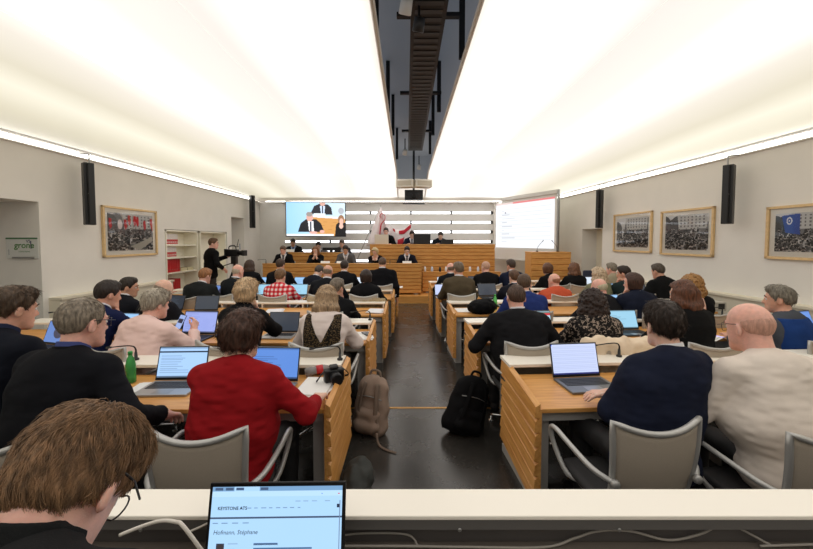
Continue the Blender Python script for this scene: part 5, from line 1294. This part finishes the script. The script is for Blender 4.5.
# ------------------------------------------------------------------ backpacks on the floor
def backpack(loc, rz, lean, size, c, lab, tone, seed=0):
    w, d, h = size
    V = Vol((-w*.75, -d*.95, -.03), (w*.75, d*.95, h*1.15), .009)
    for z, k in ((.18, 1.0), (.45, 1.0), (.72, .86)):
        V.ell((0, 0, h*z), (w*.5*k, d*.46*k, h*.27), .05)
    V.cone((-w*.3, 0, h*.12), (w*.3, 0, h*.12), d*.32, None, .05); V.cone((-w*.32, 0, h*.15), (-w*.22, 0, h*.8), d*.32, d*.25, .05).cone((w*.32, 0, h*.15), (w*.22, 0, h*.8), d*.32, d*.25, .05)
    V.keep(lambda X, Y, Z: -Z); V.rough(.009, 16, seed); p, q = V.mesh()
    e = empty('backpack', loc); e.rotation_euler = (lean[0], lean[1], rz); tag(e, lab, 'backpack')
    m = cloth('pack_'+tone, c, rough=.8, bump=.5); np_obj('body', p, q, m, e)
    V = Vol((-w*.5, -d*1.0, 0), (w*.5, 0, h*.6), .009); V.cone((-w*.2, -d*.42, h*.18), (w*.2, -d*.42, h*.18), .06, None, .02).cone((-w*.2, -d*.40, h*.36), (w*.2, -d*.40, h*.36), .05, None, .04); V.rough(.006, 20, seed+1); p, q = V.mesh(); np_obj('front_pocket', p, q, m, e)
    dkc = cloth('strap_'+tone, tuple(int(x*.8) for x in c))
    MB().tube([(-.05, 0, h*.96), (-.035, 0, h*1.05), (.035, 0, h*1.05), (.05, 0, h*.96)], .011, 8, 4).build('handle', dkc, e, smooth=True)
    for s in (-1, 1): MB().tube([(s*w*.18, -d*.42, h*.88), (s*w*.24, -d*.56, h*.62), (s*w*.26, -d*.58, h*.36), (s*w*.32, -d*.5, h*.1)], .02, 8, 4, .35).build('shoulder_strap', dkc, e, smooth=True)
    MB().tube([(-w*.36, -d*.36, h*.62), (0, -d*.5, h*.66), (w*.36, -d*.36, h*.62)], .004, 6, 4).build('zip', grey_metal, e, smooth=True)
    return e
p = PZ(372, 441, 0.0); backpack((P(369, 430, 3.12).x, 3.12, .0), R(-18), (R(-8), R(4), 0), (.31, .19, .52), (150, 130, 116), 'taupe backpack standing on the floor left of the aisle', 'taupe', 2)
backpack((P(460, 430, 3.1).x, 3.12, .0), R(14), (R(-8), R(22), 0), (.36, .24, .52), (22, 22, 24), 'black backpack leaning on the desk row right of the aisle', 'black', 5)
q = P(381, 447, 2.9); e = MB().tube([(q.x-.04, 2.95, .09), (q.x-.02, 2.90, .02), (q.x+.05, 2.84, .008), (q.x+.13, 2.80, .008)], .010, 8, 4, .4).build('strap', cloth('strap_taupe', (102, 90, 78)), None, smooth=True); tag(e, 'loose taupe strap end on the floor beside the taupe backpack', 'strap')
e = soft_bag('bag', (-.33, 2.36, .0), (.20, .34, .24), (70, 72, 70), 'dark grey bag on the floor against the nearest left end panel', seed=9)

# ------------------------------------------------------------------ on the dais
e = empty('flag', (0, 0, 0)); tag(e, 'red and white flag hanging from a slanting pole at the left of the tribune', 'flag')
def flag_m():
    def fn(nt, v):
        n = nt.nodes.new('ShaderNodeTexNoise'); n.inputs['Scale'].default_value = 9; nt.links.new(v, n.inputs['Vector'])
        return ramp(nt, n.outputs['Fac'], [(.4, (246, 238, 238)), (.6, (238, 226, 228))])
    return pattern('flag_white', fn)
fw = flag_m(); fr = mat('flag_red', (198, 30, 52), .7, sheen=.2)
yb = 12.0
def fp(px, py, y=yb): return P(px, py, y)
def sheet4(a, b, c, d, y, amp=.03, ph=0):
    """wavy cloth through four picture corners at the real depth y"""
    A_, B_, C_, D_ = (fp(*q, y) for q in (a, b, c, d))
    def fn(u, v):
        p = (A_*(1-u)+B_*u)*(1-v) + (D_*(1-u)+C_*u)*v; return p + Vector((0, amp*math.sin(u*9+ph+v*2), 0))
    return MB().sheet(fn, 24, 12, (0, .004, 0))
def band(pts0, pts1, y, amp=.02):
    m = MB(); a = [fp(*q, y) for q in pts0]; b = [fp(*q, y) for q in pts1]; n = len(a)-1
    def fn(u, v):
        k = min(int(u*n), n-1); t = u*n-k; p = (a[k]*(1-t)+a[k+1]*t)*(1-v) + (b[k]*(1-t)+b[k+1]*t)*v; return p + Vector((0, amp*math.sin(u*8), 0))
    return m.sheet(fn, 4*n, 4, (0, .004, 0))
sheet4((379.5, 208), (381.5, 208), (391, 245), (366, 246), 11.95, .035).build('white_cloth', fw, e, smooth=True)
band([(386, 222), (393, 229), (402, 230), (411, 224)], [(386, 250), (393, 250), (402, 250), (411, 250)], 12.02).build('white_drape', fw, e, smooth=True)
band([(392.5, 228), (398, 231), (404, 230), (411, 224)], [(393.5, 231), (398, 234.5), (404, 234), (411, 228)], 12.0).build('red_band', fr, e, smooth=True)
band([(392.5, 237), (397, 240), (403, 238), (405, 236)], [(394, 244), (397, 246), (402, 246), (404, 244)], 12.0).build('red_patch', fr, e, smooth=True)
m = MB(); m.tube([fp(x, y, 11.90) for x, y in ((381, 218), (379.8, 215.5), (382.5, 213.6), (385, 216), (384.6, 220), (381.6, 223.5), (380.5, 228), (379.8, 235))], [.02, .03, .035, .04, .04, .05, .07, .06], 8, 4, .3); m.build('red_emblem', fr, e, smooth=True)
a, b = fp(380.5, 206, 11.6), fp(357.5, 259, 10.95)
o = MB().tube([a, b], .016, 10).lathe([(.001, -.03), (.03, 0), (.001, .05)], a, 10); o = o.build('flagpole', leg_m, None, smooth=True); tag(o, 'slanting metal flagpole left of the tribune', 'pole')
def mon(x0, x1, y0, y1, d, lab, c, stand=True, name='monitor', cat='monitor', zb=None):
    a, b = P(x0, y0, d), P(x1, y1, d); w, h = b.x-a.x, a.z-b.z; e = empty(name, ((a.x+b.x)/2, d, b.z if zb is None else zb)); h = a.z-e.location.z; tag(e, lab, cat); m = mat('mon_%02x%02x' % (c[0], c[2]), c, .4)
    s0 = .06 if stand else 0
    MB().box((-w/2, 0, s0), (w/2, .035, h)).build('housing', m, e, bevel=.005); MB().box((-w*.3, -.006, s0+h*.2), (w*.3, 0, h*.75)).build('rear_cover', m, e, bevel=.003)
    if stand: MB().box((-w*.2, -.05, 0), (w*.2, .1, .012)).box((-.03, .005, .0), (.03, .03, s0+.02)).build('stand', m, e)
mon(413.5, 430.5, 234, 245, 11.25, 'black monitor on the tribune in front of the middle man', (18, 18, 20), zb=1.6205-.14)
mon(441, 453.5, 239.5, 243.5, 11.25, 'low black screen at the right of the tribune', (20, 20, 24), zb=1.6205-.14)
mon(374.5, 388.5, 234.5, 244.8, 11.15, 'beige box-shaped machine on the left end of the tribune', (214, 206, 190), False, 'office_machine', 'machine', zb=1.6205)
mon(322.5, 341, 247.5, 255.5, 11.26, 'wide black monitor on the second tier bench', (16, 16, 18), zb=1.3605)
for k, (px, c) in enumerate(((425, (236, 236, 238)), (432, (200, 214, 236)), (440, (30, 32, 40)), (446, (232, 234, 238)), (455, (220, 226, 236)), (463, (40, 42, 50)), (470, (236, 236, 240)), (478, (214, 220, 232)), (487, (228, 230, 236)))):
    x = P(px, 272, 10.43).x; e = MB().lathe([(.03, 0), (.036, .02), (.034, .10), (.022, .13), (.012, .15)], n=14).build('cup' if k % 2 else 'carafe', mat('cup%02x%02x' % (c[0], c[2]), c, .3), None, (x, 10.43, .8205), smooth=True)
    tag(e, '%s %s on the low oak bench, %s from the left' % ('dark' if c[0] < 60 else 'pale', 'cup' if k % 2 else 'carafe', ('first', 'second', 'third', 'fourth', 'fifth', 'sixth', 'seventh', 'eighth', 'ninth')[k]), 'cup' if k % 2 else 'carafe', 'glassware on the low bench')
for px, d, z, lab in ((290, 11.3, 1.3605, 'white papers on the second tier bench below the television'), (341, 10.2, 0, 'white papers before the man in the grey suit'), (407, 10.2, 0, 'white papers held by the man at the right end of the front bench'), (325, 10.2, 0, 'white papers right of the clasped-hands woman')):
    zz = z or .9655; x = P(px, 260, d).x
    o = MB().obox((0, 0, .03), (.26, .012, .10), (R(-35), 0, 0)).build('papers', mat('paperec', (236, 234, 230), .8), None, (x, d+.02, zz+.1 if not z else zz+.02)); tag(o, lab, 'papers')
mic((P(266, 263, 10.08).x, 10.08, 1.0855), R(180), 'gooseneck microphone at the left end of the front bench', -1)
mic((P(390, 263, 10.08).x, 10.08, 1.0855), R(0), 'gooseneck microphone left of the navy suit on the front bench', -1)

# ------------------------------------------------------------------ foreground desk
e = empty('bench_desk', (0, 0, .12)); tag(e, 'foreground desk with a broad white ledge across the whole picture', 'desk')
y0, y1, zl = .962, 1.072, .95-.12
MB().box((-2.6, y0, zl-.013), (3.2, y1, zl)).build('ledge', white_lam, e, bevel=.003)
MB().box((-2.6, y0+.006, zl-.045), (3.2, y0+.02, zl-.0135)).build('edge_rail', mat('rail_grey', (96, 94, 92), .5), e)
MB().box((-2.6, y0+.035, .2), (3.2, y0+.055, zl-.0135)).build('back_panel', mat('panel_grey', (84, 80, 78), .6), e)
MB().box((-2.6, .56, .70), (3.2, y0+.035, .728)).build('desktop', mat('desktop_grey', (104, 96, 88), .5), e, bevel=.004)
for x in (-2.5, -.9, .9, 3.0): MB().box((x, .6, 0), (x+.08, .9, .70)).build('leg', grey_lam, e)
m = MB()
for k in range(5): m.lathe([(.004, 0), (.006, .002), (.004, .004)], (-1.2+k*.45, y0+.006, zl-.044), 8, Matrix.Rotation(R(90), 3, 'X'))
m.build('screws', grey_metal, e)
ZD = .8485
# laptop with the news page
W_, H_ = 150, 96; im = canvas(W_, H_, (172, 212, 248))
rect(im, 0, 0, 1, .065, (120, 160, 200)); rect(im, .17, 0, .36, .065, (172, 212, 248)); rect(im, 0, .065, 1, .14, (184, 220, 250)); rect(im, .0, .435, 1, .452, (70, 86, 112))
rs = np.random.RandomState(5)
for x in (.02, .10, .18, .37): rect(im, x, .02, x+.06, .045, (70, 90, 120))
for x in np.arange(.22, .68, .055): rect(im, x, .295, x+.02+.02*rs.rand(), .31, (120, 150, 186))
for x in (.64, .70, .77, .87): rect(im, x, .21, x+.04, .225, (140, 170, 204))
for x in (.08, .2, .33): rect(im, x, .095, x+.09, .11, (140, 170, 204))
rect(im, .965, .27, .985, .32, (40, 50, 70)); rect(im, .985, .2, .99, .9, (110, 130, 160)); rect(im, .84, .1, .85, .12, (50, 90, 220)); rect(im, .97, .1, .98, .12, (210, 50, 60))
for x in (.02, .09, .17, .25): rect(im, x, .505, x+.045, .52, (110, 140, 176))
rect(im, .06, .80, .125, 1, (56, 66, 84)); oval(im, .092, .90, .026, .065, (176, 150, 140)); oval(im, .092, .84, .028, .04, (60, 56, 58))
for y, x1 in ((.80, .52), (.86, .78), (.90, .7), (.94, .74)): rect(im, .34, y, x1, y+.015, (80, 110, 150))
rect(im, .15, .80, .22, .812, (140, 170, 204)); rect(im, .15, .87, .2, .885, (100, 120, 150))
im = np.where((np.arange(H_) < H_*.86)[:, None, None], im[np.minimum(H_-1, (np.arange(H_)/.80).astype(int))], np.array((172, 212, 248.)))
px0 = P(279, 487, .90)
lt = laptop((px0.x-.0, .845, ZD), R(1), 'doc', 'foreground laptop showing a news agency page with a name heading', 13, .352, body=mat('laptop_black', (30, 30, 33), .35, .4), img=im)
lid = [c for c in lt.children if c.name.startswith('lid')][0]
sw_, sh_ = .352*.95, .352*.66*.88; zc = .352*.66*.52
ink = mat('screen_ink', (24, 32, 48), .6)
def st(s, size, fx, fy, **k): text_mesh(s, size, ink, lid, (-sw_/2+fx*sw_, -.0022, zc+sh_/2-fy*sh_), (R(90), 0, 0), **k)
st('KEYSTONE ATS', .0108, .05, .262, bold=.00025, name='headline'); st('Hofmann, Stéphane', .0142, .03, .535, shear=.2, name='heading'); st('DOCUMENTS IMPORTANTS', .005, .34, .66, name='caption')
# cables and socket
e = empty('socket_strip', (-.50, .88, ZD)); tag(e, 'beige socket strip behind the foreground laptop at the left', 'socket')
MB().box((-.10, -.035, 0), (.10, .035, .045)).build('casing', mat('socket_beige', (206, 200, 166), .5), e, bevel=.006)
for k in range(3): MB().lathe([(.022, .0), (.022, .003), (.018, .003), (.018, .001)], (-.06+k*.06, 0, .045), 14).build('socket_face', mat('socket_dark', (120, 116, 96), .5), e)
wc = mat('cable_white', (222, 216, 206), .5)
def cable(pts, r, lab, m=wc, sm=6):
    o = MB().tube(pts, r, 8, sm).build('cable', m, None, smooth=True); tag(o, lab, 'cable'); return o
def q3(px, py, d): return P(px, py, d)
def pc(*pts): return [P(x, y, d) for x, y, d in pts]
cable([(-.51, .88, ZD+.05)] + pc((184, 527, .90), (176, 522, .92), (160, 521, .93), (140, 527, .94), (120, 535, .94)), .0048, 'thick pale cable with a plug rising from the socket strip')
o = MB().lathe([(.011, 0), (.011, .022), (.007, .032), (.005, .04)], (-.51, .88, ZD+.0455), 12).build('plug', wc, None, smooth=True); tag(o, 'pale plug standing in the socket strip', 'plug')
cable(pc((186, 533, .95), (198, 528, .96), (212, 521, .97)), .003, 'thin pale cable curving behind the laptop at its left')
gc = mat('cable_grey', (150, 144, 136), .5)
cable(pc((330, 538, .97), (352, 534, .985), (380, 533, .985), (404, 534, .985), (413, 538, .985), (418, 546, .97)), .0028, 'grey cable looping out from behind the right of the laptop', gc)
cable(pc((330, 546, .96), (400, 546, .965), (470, 547, .965), (545, 547, .97), (575, 538, .985), (598, 531, .985), (630, 531, .985), (668, 540, .985), (700, 534, .985), (717, 526, .985), (732, 525, .985), (750, 534, .985), (772, 546, .97)), .0034, 'long pale cable weaving along the whole foreground desk', gc)
cable(pc((760, 546, .97), (790, 545, .97), (830, 544, .97)), .0034, 'short pale cable at the right end of the foreground desk', gc)
# dark sign of the mic unit under the ledge at the left
# ------------------------------------------------------------------ camera and exposure
cam = bpy.data.cameras.new('camera'); co = bpy.data.objects.new('camera', cam); COL.objects.link(co)
co.location = (0, 0, EYE); co.rotation_euler = (R(90)-PITCH, 0, 0)
cam.sensor_width = 36; cam.lens = FPX*36/813; cam.shift_y = -(274.5-CY)/813; cam.clip_start = .02; cam.clip_end = 60
sc = bpy.context.scene; sc.camera = co
w = bpy.data.worlds.new('world'); sc.world = w; w.use_nodes = True
w.node_tree.nodes['Background'].inputs[0].default_value = (.9, .93, 1, 1); w.node_tree.nodes['Background'].inputs[1].default_value = .05
sc.view_settings.view_transform = 'Standard'; sc.view_settings.look = 'None'; sc.view_settings.gamma = 1; sc.view_settings.use_curve_mapping = False
sc.view_settings.exposure = EXPO
